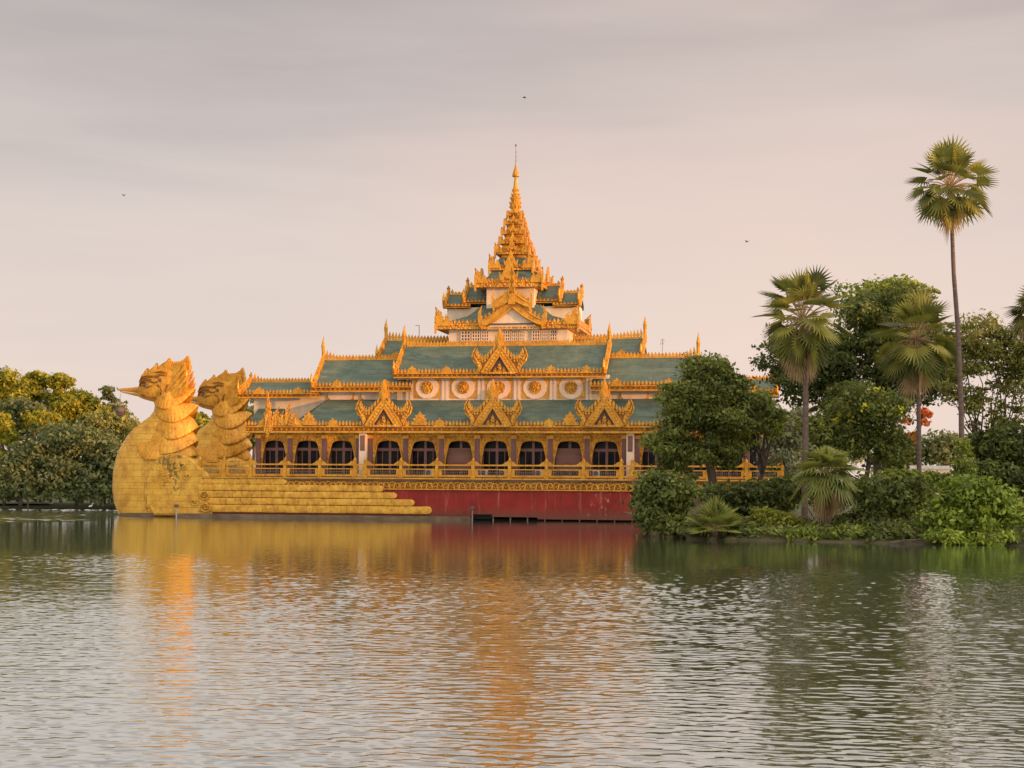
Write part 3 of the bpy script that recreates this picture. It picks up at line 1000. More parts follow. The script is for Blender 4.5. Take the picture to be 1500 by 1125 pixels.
# storeys behind the roofs
part('upper_wall', MB().box(-13.5, 13.5, 6.0, 22.0, 12.5, 17.6), 'cream')
part('wing_wall', MB().box(-32.6, 32.6, 6.3, 21.7, 11.5, 15.4), 'cream')
part('wing_upper_wall', MB().box(-24.0, 24.0, 6.15, 21.85, 15.42, 16.2), 'cream')
m_in = lu(601, 565, 4.75)[0]
for s in (-1, 1):
    e_ = (s < 0, s > 0)
    gable_roof('wing_roof', *sorted((s * 34.0, s * 23.6)), 4.9, 14.78, 15.5, 17.1, 9.0, horn=0.9, teeth=0.5, crest=0.5, ends=e_)
    gable_roof('mid_roof', *sorted((s * 24.2, s * abs(m_in))), 4.75, 15.5, 16.35, 19.95, 9.0, horn=2.6, ends=e_)
gable_roof('upper_roof', -13.4, 13.1, 4.6, 17.2, 17.95, 21.62, 9.0, horn=2.3)
gable_roof('rear_roof', -17.2, 17.0, 10.2, 19.6, 20.3, 22.85, 14.0, horn=2.4, crest=0.55)
part('rear_wall', MB().box(-16.4, 16.2, 10.6, 17.6, 16.3, 19.65), 'cream')

# rosette panels on the upper wall
ros_px = [626, 678.7, 731, 784, 836.8]
for i, p in enumerate(ros_px):
    u, z = lu(p, 569, 6.0)[0], lu(p, 568.5, 6.0)[1]
    pn = MB().box(u - 1.72, u + 1.72, 5.90, 5.998, z - 1.28, z + 1.30)
    pn = part('rosette_panel', pn, 'gold')
    oc = MB()
    oct_ = [(u + 1.52 * math.cos(math.radians(15 + 30 * k)), z + 0.08 + min(1.20, 1.46 * math.sin(math.radians(15 + 30 * k)))) for k in range(12)]
    oc.prism(oct_, 'v', 5.84, 5.897)
    part('white_field', oc, 'pinkcream', pn)
    rs = MB()
    for r_, v_ in ((0.78, 5.76), (0.52, 5.70), (0.24, 5.63)):
        rs.prism([(u + r_ * (1 + 0.06 * (k % 2)) * math.cos(k * math.pi / 10), z + 0.05 + r_ * (1 + 0.06 * (k % 2)) * math.sin(k * math.pi / 10)) for k in range(20)], 'v', v_, 5.838)
    part('rosette', rs, 'carved', pn)
for i in range(6):
    u = lu(ros_px[0] - 26.4 + 52.7 * i, 569, 6.0)[0]
    p = MB().box(u - 0.42, u - 0.10, 5.86, 5.998, 14.5, 17.2)
    p.box(u + 0.10, u + 0.42, 5.86, 5.998, 14.5, 17.2)
    part('wall_pilaster', p, 'pinkcream')
for s in (-1, 1):
    for k, u in enumerate((16.6, 21.0)):
        z = 14.5
        pn = part('rosette_panel', MB().box(s * u - 1.8, s * u + 1.8, 6.2, 6.298, 14.3, 15.6), 'gold')
        part('white_field', MB().prism([(s * u + 1.65 * math.cos(math.radians(15 + 30 * q)), 15.2 + 1.0 * math.sin(math.radians(15 + 30 * q))) for q in range(12)], 'v', 6.14, 6.197), 'pinkcream', pn)


# --- pediments: steep gilded gables with upswept horns
def pediment_meshes():
    k = 0.0169
    sc = lambda pts: [(x * k, z * k) for x, z in pts]
    mir = lambda pts: [(-x, z) for x, z in pts]
    board = [(0, 188), (-20, 188), (-60, 132), (-100, 74), (-140, 10), (-140, 0), (-94, 0), (-82, 16), (0, 142)]
    horn = [(-138, 2), (-155, 2), (-165, 50), (-203, 92), (-215, 126), (-205, 162), (-185, 198), (-181, 168), (-173, 142), (-166, 150), (-158, 120), (-148, 130), (-138, 104), (-126, 114), (-114, 100),
            (-102, 118), (-90, 114), (-78, 142), (-66, 140), (-54, 168), (-42, 166), (-32, 190), (-20, 186), (-40, 150), (-90, 80)]
    inner = [(-146, 18), (-158, 58), (-188, 96), (-200, 126), (-195, 152), (-186, 126), (-168, 102), (-146, 82), (-132, 40)]
    parts = {}
    mb = MB()
    mb.prism([(-94 * k, 0), (0, 148 * k), (94 * k, 0)], 'v', 0.10, 0.20)
    parts['recessed_panel'] = (mb, 'recess')
    for nm, fn in (('bargeboard', lambda q: q), ('bargeboard', mir)):
        mb = MB()
        mb.prism(sc(fn(board)), 'v', -0.22, 0.12)
        bk_ = MB()
        bk_.prism(sc(fn(horn)), 'v', -0.10, 0.10)
        parts.setdefault('horns', []).append((bk_, 'shade_gold'))  # backing plate coloured as shaded gold behind the bright boards
        mb.prism(sc(fn(inner)), 'v', -0.20, -0.098)
        ch = fn([(-183, 180), (-176, 158), (-166, 136), (-152, 120), (-134, 112), (-112, 114), (-90, 130), (-66, 156), (-42, 180)])
        for i_, (x, z) in enumerate(ch[1:]):
            mb.tooth(x * k, -0.13, (z - 14) * k, 0.34, 0.72, 0.14, lean=0.25 * (-1 if x > 0 else 1))
            mb.ball((x * k, -0.13, (z - 24) * k), 0.16, 4, (1, 0.8, 1))
        for path in ([(-80, 8), (0, 134)], [(-136, 10), (-98, 70), (-58, 130), (-14, 184)]):
            mb.tube([(x * k, -0.24, z * k) for x, z in fn(path)], 0.085, 5)
        mb.tube([(x * k, -0.12, z * k) for x, z in fn([(-148, 8), (-162, 52), (-200, 94), (-211, 127), (-201, 162), (-185, 194)])], [.11, .11, .11, .1, .08, .03], 5)
        for i in range(7):
            t = (i + 0.6) / 7
            x, z = fn([(-108 + 100 * t, 12 + 146 * t)])[0]
            mb.ball((x * k, -0.24, z * k), 0.17, 4, (1, 0.7, 1))
        for t in (0.2, 0.45, 0.7):
            x, z = fn([(-150 - 44 * t, 36 + 92 * t)])[0]
            mb.ball((x * k, -0.2, z * k), 0.17, 4, (1, 0.7, 1.2))
        parts.setdefault('bargeboards', []).append((mb, 'gold'))
    mb = MB()
    fin = [(0, 340), (7, 318), (15, 298), (23, 272), (26, 244), (22, 216), (15, 194), (0, 178)]
    mb.prism(sc(fin + mir(list(reversed(fin[1:-1])))), 'v', -0.26, 0.14)
    fin2 = [(0, 312), (8, 290), (14, 262), (12, 228), (0, 205)]
    mb.prism(sc(fin2 + mir(list(reversed(fin2[1:-1])))), 'v', -0.40, -0.258)
    for s in (-1, 1):
        mb.prism(sc([(s * 22, 186), (s * 40, 224), (s * 34, 286), (s * 30, 246), (s * 20, 214)]), 'v', -0.05, 0.10)
    parts['finial'] = (mb, 'gold')
    mb = MB()
    mb.flame(0, 0.0, 0.1, 0.62, 1.45, 0.22)
    mb.flame(-0.60, 0.02, 0.1, 0.55, 0.72, 0.2, lean=0.25)
    mb.flame(0.60, 0.02, 0.1, 0.55, 0.72, 0.2, lean=-0.25)
    mb.ball((0, -0.12, 0.55), 0.24, 4)
    mb.box(-2.0, 2.0, -0.25, 0.1, -0.1, 0.14)
    parts['flame_ornament'] = (mb, 'carved')
    return parts


PP = pediment_meshes()


def make_pediment(u, v, z, s=1.0, sz=None):
    root = PP['recessed_panel'][0].build('pediment', M['recess'], PAL)
    for mb, m in PP['bargeboards']:
        mb.build('bargeboard', M[m], root)
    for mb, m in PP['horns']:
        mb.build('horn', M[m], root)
    for nm in ('finial', 'flame_ornament'):
        PP[nm][0].build(nm, M[PP[nm][1]], root)
    root.location = (u, v, z)
    root.scale = (s, s, sz or s)
    return root


ped = make_pediment(lu(722, 625, 1.2)[0], 1.15, 11.05)


def ped_copy(u, v, z, s=1.0, sz=None, rz=0.0):
    c = copy_tree(ped, PAL)
    c.location = (u, v, z)
    c.scale = (s, s, sz or s)
    c.rotation_euler = (0, 0, rz)
    return c


ped_copy(lu(562.5, 625, 1.2)[0], 1.15, 11.05)
ped_copy(lu(885.5, 625, 1.2)[0], 1.15, 11.05)
ped_copy(lu(732, 545, 4.3)[0], 4.3, 17.75, 0.98)
# little roofs running back from the pediments into the slopes
pr = MB()
for u, v0, v1, z in ((lu(722, 625, 1.2)[0], 1.3, 5.0, 11.05), (lu(562.5, 625, 1.2)[0], 1.3, 5.0, 11.05), (lu(885.5, 625, 1.2)[0], 1.3, 5.0, 11.05), (lu(732, 545, 4.3)[0], 4.5, 8.0, 17.75)):
    pr.prism([(u - 2.0, z - 0.2), (u, z + 2.6), (u + 2.0, z - 0.2)], 'v', v0, v1)
part('pediment_roof', pr, 'roof')

# --- the tiered tower
TV = 14.0


def tower_tier(name, hw, hd, z0, z1, z2, hw_in, hd_in, wall=None, wall_hw=None, wall_hd=None, flame=1.6, green=True, mid=0.0):
    """one tier: wall below, gilded eave z0..z1, sloping roof up to z2, flames on corners and sides"""
    mb = MB()
    w0 = wall if wall is not None else z0 - 1.0
    mb.box(-(wall_hw or hw * 0.8), wall_hw or hw * 0.8, TV - (wall_hd or hd * 0.8), TV + (wall_hd or hd * 0.8), w0, z0 + 0.02)
    t = part(name, mb, 'cream' if green else 'gold')
    e = MB()
    h = z1 - z0
    e.box(-hw, hw, TV - hd, TV + hd, z0 + 0.03, z0 + h * 0.35)
    e.box(-hw + 0.12, hw - 0.12, TV - hd + 0.12, TV + hd - 0.12, z0 + h * 0.352, z0 + h * 0.7)
    e.box(-hw + 0.04, hw - 0.04, TV - hd + 0.04, TV + hd - 0.04, z0 + h * 0.702, z1)
    st = max(0.28, min(0.5, hw / 12))
    for sgn in (-1, 1):
        n = max(3, int(2 * hw / st))
        for i in range(n + 1):
            e.tooth(-hw + 2 * hw * i / n, TV + sgn * (hd - 0.08), z1 - 0.03, st * 0.85, st * 1.1, 0.08)
        n = max(3, int(2 * hd / st))
        for i in range(n + 1):
            e.tooth(sgn * (hw - 0.08), TV - hd + 2 * hd * i / n, z1 - 0.03, st * 0.85, st * 1.1, 0.08, along='v')
    part('eave', e, 'carved', t)
    r = MB()
    q = lambda a, b, z: [(-a, TV - b, z), (a, TV - b, z), (a, TV + b, z), (-a, TV + b, z)]
    m_ = (hw + hw_in) / 2 - 0.1 * hw, (hd + hd_in) / 2 - 0.1 * hd
    r.rings([q(hw - 0.15, hd - 0.15, z1 - 0.05), q(m_[0], m_[1], z1 + (z2 - z1) * 0.42), q(hw_in, hd_in, z2)])
    part('tier_roof', r, 'roof' if green else 'gold', t)
    for su in (-1, 1):
        for sv in (-1, 1):
            c = MB()
            f = flame
            c.flame(su * (hw - 0.30 * f), TV + sv * hd, z1 - 0.3, 0.62 * f, f * 1.3, 0.14, lean=0.35 * su)
            c.flame(su * (hw - 0.78 * f), TV + sv * hd, z1 - 0.3, 0.5 * f, f * 0.85, 0.12, lean=0.25 * su)
            c.flame(TV + sv * (hd - 0.30 * f), su * hw, z1 - 0.3, 0.62 * f, f * 1.3, 0.14, along='v', lean=0.35 * sv)
            c.flame(TV + sv * (hd - 0.78 * f), su * hw, z1 - 0.3, 0.5 * f, f * 0.85, 0.12, along='v', lean=0.25 * sv)
            c.box(su * hw - 0.12, su * hw + 0.12, TV + sv * hd - 0.12, TV + sv * hd + 0.12, z0 - 0.5, z1 + 0.5 * f)
            part('corner_flame', c, 'gold', t)
    if mid:
        for sv in (-1, 1):
            c = MB()
            for sx in (-1, 1):               # little upswept gable on the tier's face
                c.prism([(0, z1 + mid), (sx * 0.1 * mid, z1 + mid * 1.05), (sx * 0.45 * mid, z1 + 0.32 * mid), (sx * 0.62 * mid, z1 + 0.55 * mid), (sx * 0.55 * mid, z1 + 0.05 * mid), (sx * 0.40 * mid, z1 - 0.1 * mid), (0, z1 + 0.62 * mid)],
                        'v', TV + sv * (hd + 0.02) - 0.14, TV + sv * (hd + 0.02) + 0.14)
            c.flame(0, TV + sv * (hd + 0.05), z1 + 0.1 * mid, 0.42 * mid, 1.45 * mid, 0.18)
            part('tier_gable', c, 'gold', t)
        for su in (-1, 1):
            c = MB()
            for sx in (-1, 1):
                c.prism([(TV, z1 + mid), (TV + sx * 0.1 * mid, z1 + mid * 1.05), (TV + sx * 0.45 * mid, z1 + 0.32 * mid), (TV + sx * 0.62 * mid, z1 + 0.55 * mid), (TV + sx * 0.55 * mid, z1 + 0.05 * mid), (TV + sx * 0.40 * mid, z1 - 0.1 * mid), (TV, z1 + 0.62 * mid)],
                        'u', su * (hw + 0.02) - 0.14, su * (hw + 0.02) + 0.14)
            c.flame(TV, su * (hw + 0.05), z1 + 0.1 * mid, 0.42 * mid, 1.0 * mid, 0.18, along='v')
            part('tier_gable', c, 'gold', t)
    return t


def zat(py, v):
    return lu(752, py, v)[1]


z_a, z_b = zat(481.5, 8.5), zat(472.6, 8.5)
t1 = tower_tier('tower_tier', 9.2, 5.4, z_a, z_b, zat(446, 11), 3.6, 2.6, wall=21.0, wall_hw=7.7, wall_hd=4.3, flame=1.9)
# lattice windows under the first eave
for p0, p1 in ((676, 689), (692, 703), (706, 716), (737, 747), (750, 758), (761, 769), (780, 791), (794, 803), (806, 816)):
    u0, u1 = lu(p0, 490, 9.7)[0], lu(p1, 490, 9.7)[0]
    za, zb = zat(499, 9.7), zat(484.5, 9.7)
    w = part('lattice_window', MB().box(u0, u1, 9.60, 9.698, za, zb), 'recess', t1)
    g = MB()
    nx, nz_ = 3, 4
    for i in range(nx + 1):
        x = u0 + (u1 - u0) * i / nx
        g.box(x - 0.07, x + 0.07, 9.52, 9.597, za - 0.05, zb + 0.05)
    for i in range(nz_):
        z = za + (zb - za) * i / (nz_ - 1)
        g.box(u0, u1, 9.535, 9.597, z - 0.07, z + 0.07)
    part('lattice_bars', g, 'cream', t1)
# side arms of the tower: two stacked short gable roofs each way
for s in (-1, 1):
    a0, a1 = lu(657, 440, 14)[0], lu(693, 440, 14)[0]
    b0, b1 = lu(685, 430, 14)[0], lu(718, 430, 14)[0]
    if s < 0:
        gable_roof('arm_roof', a0, a1, 11.9, zat(450, 12), zat(446, 12), zat(430, 14), TV, horn=0.7, teeth=0.3, crest=0.3, ends=(True, False))
        gable_roof('arm_roof', b0, b1, 12.1, zat(444, 12), zat(440, 12), zat(419.5, 14), TV, horn=0.8, teeth=0.3, crest=0.3, ends=(True, False))
    else:
        gable_roof('arm_roof', -a1, -a0, 11.9, zat(450, 12), zat(446, 12), zat(430, 14), TV, horn=0.7, teeth=0.3, crest=0.3, ends=(False, True))
        gable_roof('arm_roof', -b1, -b0, 12.1, zat(444, 12), zat(440, 12), zat(419.5, 14), TV, horn=0.8, teeth=0.3, crest=0.3, ends=(False, True))
part('arm_wall', MB().box(-8.6, 8.6, 12.4, 15.6, zat(470, 12), zat(449, 12)), 'cream')
# great front gable of the tower
def swept_gable(uc, v, za, zl, hw, hornh, th, thick):
    """upswept gilded gable boards meeting under a finial, on the tower's face"""
    mb = MB()
    for sx in (-1, 1):
        up, lo = [], []
        for i in range(9):
            t = i / 8
            z = zl + (za - zl) * (1 - t) ** 1.35
            up.append((uc + sx * hw * t * 0.93, z + thick * (0.9 - 0.2 * t)))
            lo.append((uc + sx * hw * t * 0.90, z - thick * 0.35 * (1 - t)))
        e = uc + sx * hw
        hornp = [(e - sx * 0.10 * hw, zl + thick * 1.1), (e - sx * 0.02 * hw, zl + hornh * 0.55), (e - sx * 0.05 * hw, zl + hornh), (e + sx * 0.07 * hw, zl + hornh * 0.6), (e + sx * 0.05 * hw, zl + thick * 0.2), (e - sx * 0.06 * hw, zl - thick * 0.4)]
        poly = up + hornp + list(reversed(lo))
        mb.prism(poly, 'v', v, v + th)
        for i in range(1, 8):
            mb.tooth(up[i][0], v + th * 0.4, up[i][1] - 0.05, 0.42, 0.62, 0.10, lean=0.3 * sx)
        mb.tube([(x, v - 0.03, z + 0.12) for x, z in lo], 0.10, 5)
        mb.tube([(x, v - 0.03, z - 0.12) for x, z in up] , 0.08, 5)
    return mb


gu = lu(750, 470, 8.3)[0]
tw_ = part('gable_wall', MB().prism([(gu - 3.4, zat(482, 8.7)), (gu + 3.4, zat(482, 8.7)), (gu + 1.2, zat(455, 8.7)), (gu, zat(441, 8.7)), (gu - 1.2, zat(455, 8.7))], 'v', 8.62, 11.0), 'cream')
rfm = MB()
for sx in (-1, 1):
    rfm.prism([(gu, zat(440, 9)), (gu + sx * 1.4, zat(449, 9)), (gu + sx * 3.9, zat(474, 9)), (gu + sx * 3.6, zat(476, 9)), (gu, zat(446, 9))], 'v', 8.7, 11.6)
part('gable_roof', rfm, 'roof', tw_)
part('gable_board', swept_gable(gu, 8.25, zat(446.5, 8.2), zat(477, 8.2), 4.15, 2.6, 0.34, 1.15), 'gold', tw_)
part('gable_board', swept_gable(gu, 8.0, zat(435, 8.2), zat(451, 8.2), 2.45, 2.4, 0.34, 1.0), 'gold', tw_)
part('gable_beam', MB().box(gu - 2.9, gu + 2.9, 8.35, 8.6, zat(475, 8.4), zat(473.5, 8.4)), 'soffit', tw_)
gf = MB()
for py0, w_, h_ in ((446, 1.0, 3.0), (430, 0.9, 2.4), (416, 0.75, 2.2), (404, 0.6, 1.9)):
    gf.flame(gu, 7.95, zat(py0, 8), w_, h_, 0.22)
part('gable_finial', gf, 'gold', tw_)
specs = [  # half width, eave bottom, eave top, roof top, inner half width, wall bottom, wall half width, flame, green, mid
    (4.35, 420, 410, 399, 2.5, 455, 3.1, 1.5, True, 2.0),
    (2.85, 395.5, 389, 380, 1.7, 402, 2.3, 1.45, True, 1.5),
    (2.22, 372, 366, 359, 1.2, 381, 1.5, 1.0, False, 1.1),
    (1.78, 356.5, 353, 347, 1.0, 361, 1.15, 0.75, False, 0.8),
    (1.52, 342, 339, 333, 0.8, 348, 0.95, 0.7, False, 0.75),
    (1.22, 327.5, 325, 319, 0.6, 334, 0.75, 0.6, False, 0.65),
    (0.92, 314.5, 312.5, 307, 0.5, 320, 0.55, 0.5, False, 0.5),
]
for hw, a, b, c, hin, wb, whw, fl_, green, mid in specs:
    fv = TV - hw
    tower_tier('tower_tier', hw, hw * 0.95, zat(a, fv), zat(b, fv), zat(c, TV), hin, hin * 0.95, wall=zat(wb, TV), wall_hw=whw, wall_hd=whw * 0.95, flame=fl_, green=green, mid=mid)
zz_ = lambda py: zat(py, TV)
sp = MB().lathe([(0.55, zz_(309)), (0.62, zz_(304)), (0.70, zz_(300)), (0.45, zz_(297)), (0.62, zz_(293)), (0.40, zz_(290)), (0.52, zz_(287)), (0.36, zz_(284)), (0.38, zz_(281)), (0.28, zz_(272)), (0.17, zz_(262)), (0.15, zz_(258.5))], 0, TV, 14)
for py_, r_, h_ in ((306, 0.62, 0.55), (300, 0.64, 0.5), (293, 0.56, 0.5), (287, 0.46, 0.45), (281, 0.36, 0.4)):
    for k in range(10):
        a = 2 * math.pi * k / 10 + py_
        sp.tube([(r_ * 0.85 * math.cos(a), TV + r_ * 0.85 * math.sin(a), zz_(py_)), (r_ * 1.22 * math.cos(a), TV + r_ * 1.22 * math.sin(a), zz_(py_) + h_ * 0.45), (r_ * 1.12 * math.cos(a), TV + r_ * 1.12 * math.sin(a), zz_(py_) + h_)], [0.10, 0.08, 0.01], 5)
sp = part('spire', sp, 'gold', smooth=False)
um = MB().lathe([(0.30, zz_(259.5)), (0.50, zz_(258.5)), (0.46, zz_(256.5)), (0.32, zz_(251)), (0.16, zz_(246)), (0.07, zz_(240))], 0, TV, 12)
part('umbrella_finial', um, 'gold', sp)
nd_ = MB().tube([(0, TV, zz_(241)), (0, TV, zz_(212))], [0.05, 0.025], 5)
nd_.ball((0, TV, zz_(213)), 0.13, 4, (1, 1, 1.6))
for py in (235, 229, 223):
    nd_.ball((0.05, TV, zz_(py)), 0.07, 3)
part('needle', nd_, 'steel', sp)

# --- the great bird on the bow
def bc(x, y, v=3.5):
    """enlarged sketch units of the bow to palace metres"""
    return lu(150 + 0.23105 * x, 510 + 0.23105 * y, v)


def make_bird():
    mb = MB()
    levels = [(1110, 140, 330, 640, 2.9), (1050, 118, 330, 640, 3.25), (980, 92, 330, 640, 3.45), (900, 80, 330, 640, 3.5), (780, 86, 330, 640, 3.5), (710, 100, 335, 610, 3.4), (660, 114, 340, 540, 3.05),
              (610, 136, 345, 500, 2.7), (560, 165, 350, 490, 2.3), (510, 208, 370, 490, 2.0), (470, 260, 395, 495, 1.85), (435, 308, 410, 490, 1.6), (400, 334, 420, 490, 1.45), (350, 342, 425, 490, 1.3), (300, 360, 430, 490, 1.1)]
    rings = []
    N = 36
    for y, xf, xc, xb, hw in levels:
        uf, z = bc(xf, y)
        uc, ub = bc(xc, y)[0], bc(xb, y)[0]
        ring = []
        for k in range(N):
            a = 2 * math.pi * k / N
            c, s = math.cos(a), math.sin(a)
            e = 0.82
            cu = math.copysign(abs(c) ** e, c)
            sv = math.copysign(abs(s) ** e, s)
            ring.append((uc + cu * ((ub - uc) if c > 0 else (uc - uf)), HV + sv * hw, z))
        rings.append(ring)
    mb.rings(rings)
    body = part('bird_figure', mb, 'hull_gold', smooth=True)
    body['label'] = 'giant gilded bird forming the bow'

    wb = MB()
    rs = []
    for y, g in ((1090, 1.015), (1046, 1.015), (1040, 1.0)):
        uf, z = bc(122 if y < 1080 else 132, y)
        uc, ub = bc(330, y)[0], bc(640, y)[0]
        rs.append([(uc + math.copysign(abs(math.cos(a)) ** .82, math.cos(a)) * ((ub - uc) if math.cos(a) > 0 else (uc - uf)) * g, HV + math.copysign(abs(math.sin(a)) ** .82, math.sin(a)) * 3.27 * g, z) for a in [2 * math.pi * k / 36 for k in range(36)]])
    wb.rings(rs, cap0=False, cap1=False)
    part('waterline_band', wb, 'concrete', body)

    def collar(F, B, T, C, r, hw, name='neck_feathers', nf=14):
        c_mb = MB()
        uF, zF = bc(*F)
        uB, zB = bc(*B)
        uT, zT = bc(*T)
        uC, zC = bc(*C)
        N = 180
        rows = []
        for j in range(9):
            t = j / 8
            row = []
            for k in range(N):
                a = 2 * math.pi * k / N
                c, s = math.cos(a), math.sin(a)       # c=1 front
                p = 2.0 if c > 0 else 2.6
                cc = abs(c) ** p
                zr = zB + ((zF - zB) if c > 0 else (zT - zB)) * cc
                ur = uB + ((uF - uB) * c if c > 0 else (uT - uB) * (-c) ** 1.15)
                vr = -hw * s * (1.0 if c > 0 else (1 - 0.45 * abs(c) ** 1.6))
                g = 1 + 0.055 * (abs(math.sin(nf * a)) ** 0.6 - 0.6) * (0.3 + 0.7 * t)
                ru, rv, rz = uC - r * c, -r * 0.9 * s, zC
                w = t ** 1.25
                bl = math.sin(t * math.pi) * 0.16
                pu = ru + (ur - ru) * (t ** 0.9) * g
                pv = rv + (vr - rv) * (t ** 0.8) * g
                pz = rz + (zr - rz) * w + bl
                row.append((pu, HV + pv, pz))
            rows.append(row)
        under = [(uC + (p[0] - uC) * 0.90, HV + (p[1] - HV) * 0.88, p[2] - 0.22) for p in rows[-1]]
        inn = [(uC + (p[0] - uC) * 0.55, HV + (p[1] - HV) * 0.55, p[2] + 0.3) for p in rows[-1]]
        lip = [(p[0], p[1], p[2] - 0.16) for p in rows[-1]]
        c_mb.rings(rows + [lip, under, inn], cap0=False, cap1=False)
        o = part(name, c_mb, 'gold', body, smooth=True)
        # incised rim line
        ed = MB()
        pts = [Vector(p) + Vector((0, 0, 0.02)) for p in rows[-1]]
        ed.tube(pts + [pts[0]], 0.085, 5, cap=False)
        return o

    collar((238, 520), (365, 705), (606, 676), (430, 575), 2.3, 3.85, nf=22)
    collar((292, 505), (430, 672), (606, 585), (445, 500), 2.0, 3.25, nf=19)
    collar((332, 440), (480, 575), (607, 496), (455, 425), 1.75, 2.75, nf=17)
    collar((338, 385), (480, 468), (606, 362), (455, 350), 1.5, 2.35, nf=16)
    collar((336, 335), (430, 382), (590, 254), (440, 270), 1.2, 2.0, nf=15)

    # head
    hd = MB()
    secs = [(232, 252, 308, 0.42), (245, 215, 316, 0.70), (265, 178, 324, 0.92), (300, 152, 334, 1.12), (350, 138, 346, 1.25), (400, 128, 352, 1.28), (440, 122, 345, 1.22), (480, 120, 325, 1.05), (515, 118, 290, 0.80), (540, 118, 240, 0.45), (552, 130, 190, 0.15)]
    rings = []
    for x, y0, y1, hw in secs:
        u, za = bc(x, y0)
        zb = bc(x, y1)[1]
        zc, h = (za + zb) / 2, (za - zb) / 2
        ring = []
        for k in range(24):
            a = 2 * math.pi * k / 24
            c, s = math.cos(a), math.sin(a)
            e = 0.8
            ring.append((u, HV + math.copysign(abs(c) ** e, c) * hw, zc + math.copysign(abs(s) ** e, s) * h))
        rings.append(ring)
    hd.rings(rings)
    head = part('head', hd, 'gold', body, smooth=True)

    def loft(secs):
        m = MB()
        rs = []
        for x, y0, y1, hw in secs:
            u, za = bc(x, y0)
            zb = bc(x, y1)[1]
            rs.append([(u, HV + math.cos(2 * math.pi * k / 14) * hw, (za + zb) / 2 + math.sin(2 * math.pi * k / 14) * (za - zb) / 2) for k in range(14)])
        return m.rings(rs)
    bk = loft([(275, 238, 288, 0.66), (240, 243, 287, 0.56), (205, 248, 283, 0.42), (165, 251, 277, 0.30), (125, 254, 272, 0.17), (104, 257, 269, 0.09), (96, 262, 268, 0.03)])
    part('upper_beak', bk, 'gold', body, smooth=True)
    bk = loft([(275, 289, 318, 0.60), (240, 289, 309, 0.50), (205, 285, 302, 0.38), (165, 280, 292, 0.25), (130, 275, 283, 0.13), (112, 272, 277, 0.04)])
    part('lower_beak', bk, 'gold', body, smooth=True)

    # crest: a row of upswept flames, thick down the middle and two lower plates at the sides
    def P(lst):
        return [bc(*q) for q in lst]
    cr = MB()
    mid = [(238, 222), (248, 180), (270, 152), (289, 126), (294, 148), (318, 128), (336, 112), (347, 94), (353, 124), (385, 98), (410, 84), (429, 60), (441, 92), (470, 86), (500, 84), (526, 68), (545, 46), (557, 84), (556, 130), (548, 180), (532, 235), (500, 260), (420, 200), (300, 200)]
    cr.prism(P(mid), 'v', HV - 0.30, HV + 0.30)
    for s in (-1, 1):
        side = [(255, 200), (275, 165), (293, 140), (300, 160), (338, 132), (352, 108), (360, 140), (405, 112), (432, 78), (446, 118), (500, 112), (535, 92), (543, 130), (530, 180), (500, 215), (440, 185), (380, 175), (310, 180)]
        cr.prism(P(side), 'v', HV + s * 0.62 - 0.20, HV + s * 0.62 + 0.20)
        # swept cheek feathers behind the ear
        for x, y, x2, y2, th in ((430, 235, 520, 110, 0.95), (436, 265, 548, 105, 1.05), (444, 292, 556, 140, 1.14), (446, 318, 562, 178, 1.22), (446, 340, 566, 214, 1.30)):
            cr.prism(P([(x - 10, y + 4), (x + 22, y - 44), (x2 - 36, y2 + 46), (x2, y2), (x2 - 8, y2 + 40), (x2 - 34, y2 + 78), (x + 46, y - 22), (x + 14, y + 12)]), 'v', HV + s * th - 0.16, HV + s * th + 0.16)
    part('crest', cr, 'gold', body)
    # eye, brow, curls and beard in relief on both cheeks
    fc, ey = MB(), MB()
    for s in (-1, 1):
        vv = lambda d=1.18: HV + s * d

        def tb(lst, r, d=1.18):
            pts = []
            for i, q in enumerate(lst):
                u, z = bc(*q)
                pts.append((u, vv(d - (0.42 if q[0] < 262 else (0.16 if q[0] < 292 else 0))), z))
            fc.tube(pts, r, 6)
        tb([(252, 245), (262, 215), (290, 200), (325, 205), (345, 222), (370, 222), (385, 205), (378, 192), (365, 198)], [0.09, .13, .15, .15, .14, .13, .12, .1, .06])
        tb([(250, 215), (275, 185), (320, 180), (360, 185), (395, 172), (430, 175)], [0.07, .12, .13, .13, .12, .08], 1.22)
        tb([(272, 240), (300, 252), (335, 245), (352, 228)], [0.06, .10, .10, .06])
        tb([(270, 228), (298, 214), (330, 222)], [0.06, .10, .06])
        tb([(372, 240), (392, 248), (402, 272), (396, 300), (412, 318), (432, 300), (428, 265), (440, 235)], [0.08, .13, .14, .14, .14, .14, .12, .08], 1.26)
        tb([(356, 160), (400, 152), (430, 160)], [.07, .12, .07], 1.2)
        tb([(262, 300), (300, 312), (350, 318), (400, 330)], [.08, .10, .10, .08], 1.05)
        u, z = bc(298, 234)
        ey = MB()
        ey.ball((u, vv(1.02), z), 0.30, 6, (1.3, 0.5, 0.8))
        part('eye', ey, 'bronze', body, smooth=True)
        u, z = bc(392, 208)
        ey = MB()
        ey.ball((u, vv(1.20), z), 0.26, 6, (0.9, 0.5, 1.2))
        part('ear_hole', ey, 'bronze', body, smooth=True)
    part('face_relief', fc, 'shade_gold', body, smooth=True)  # dark gold paints in the shadow lines of the carving
    return body


bird = make_bird()
bird2 = copy_tree(bird, PAL)
bird2.location = (0, 20.0, 0)

# --- the folded wing along the barge
wg = MB()


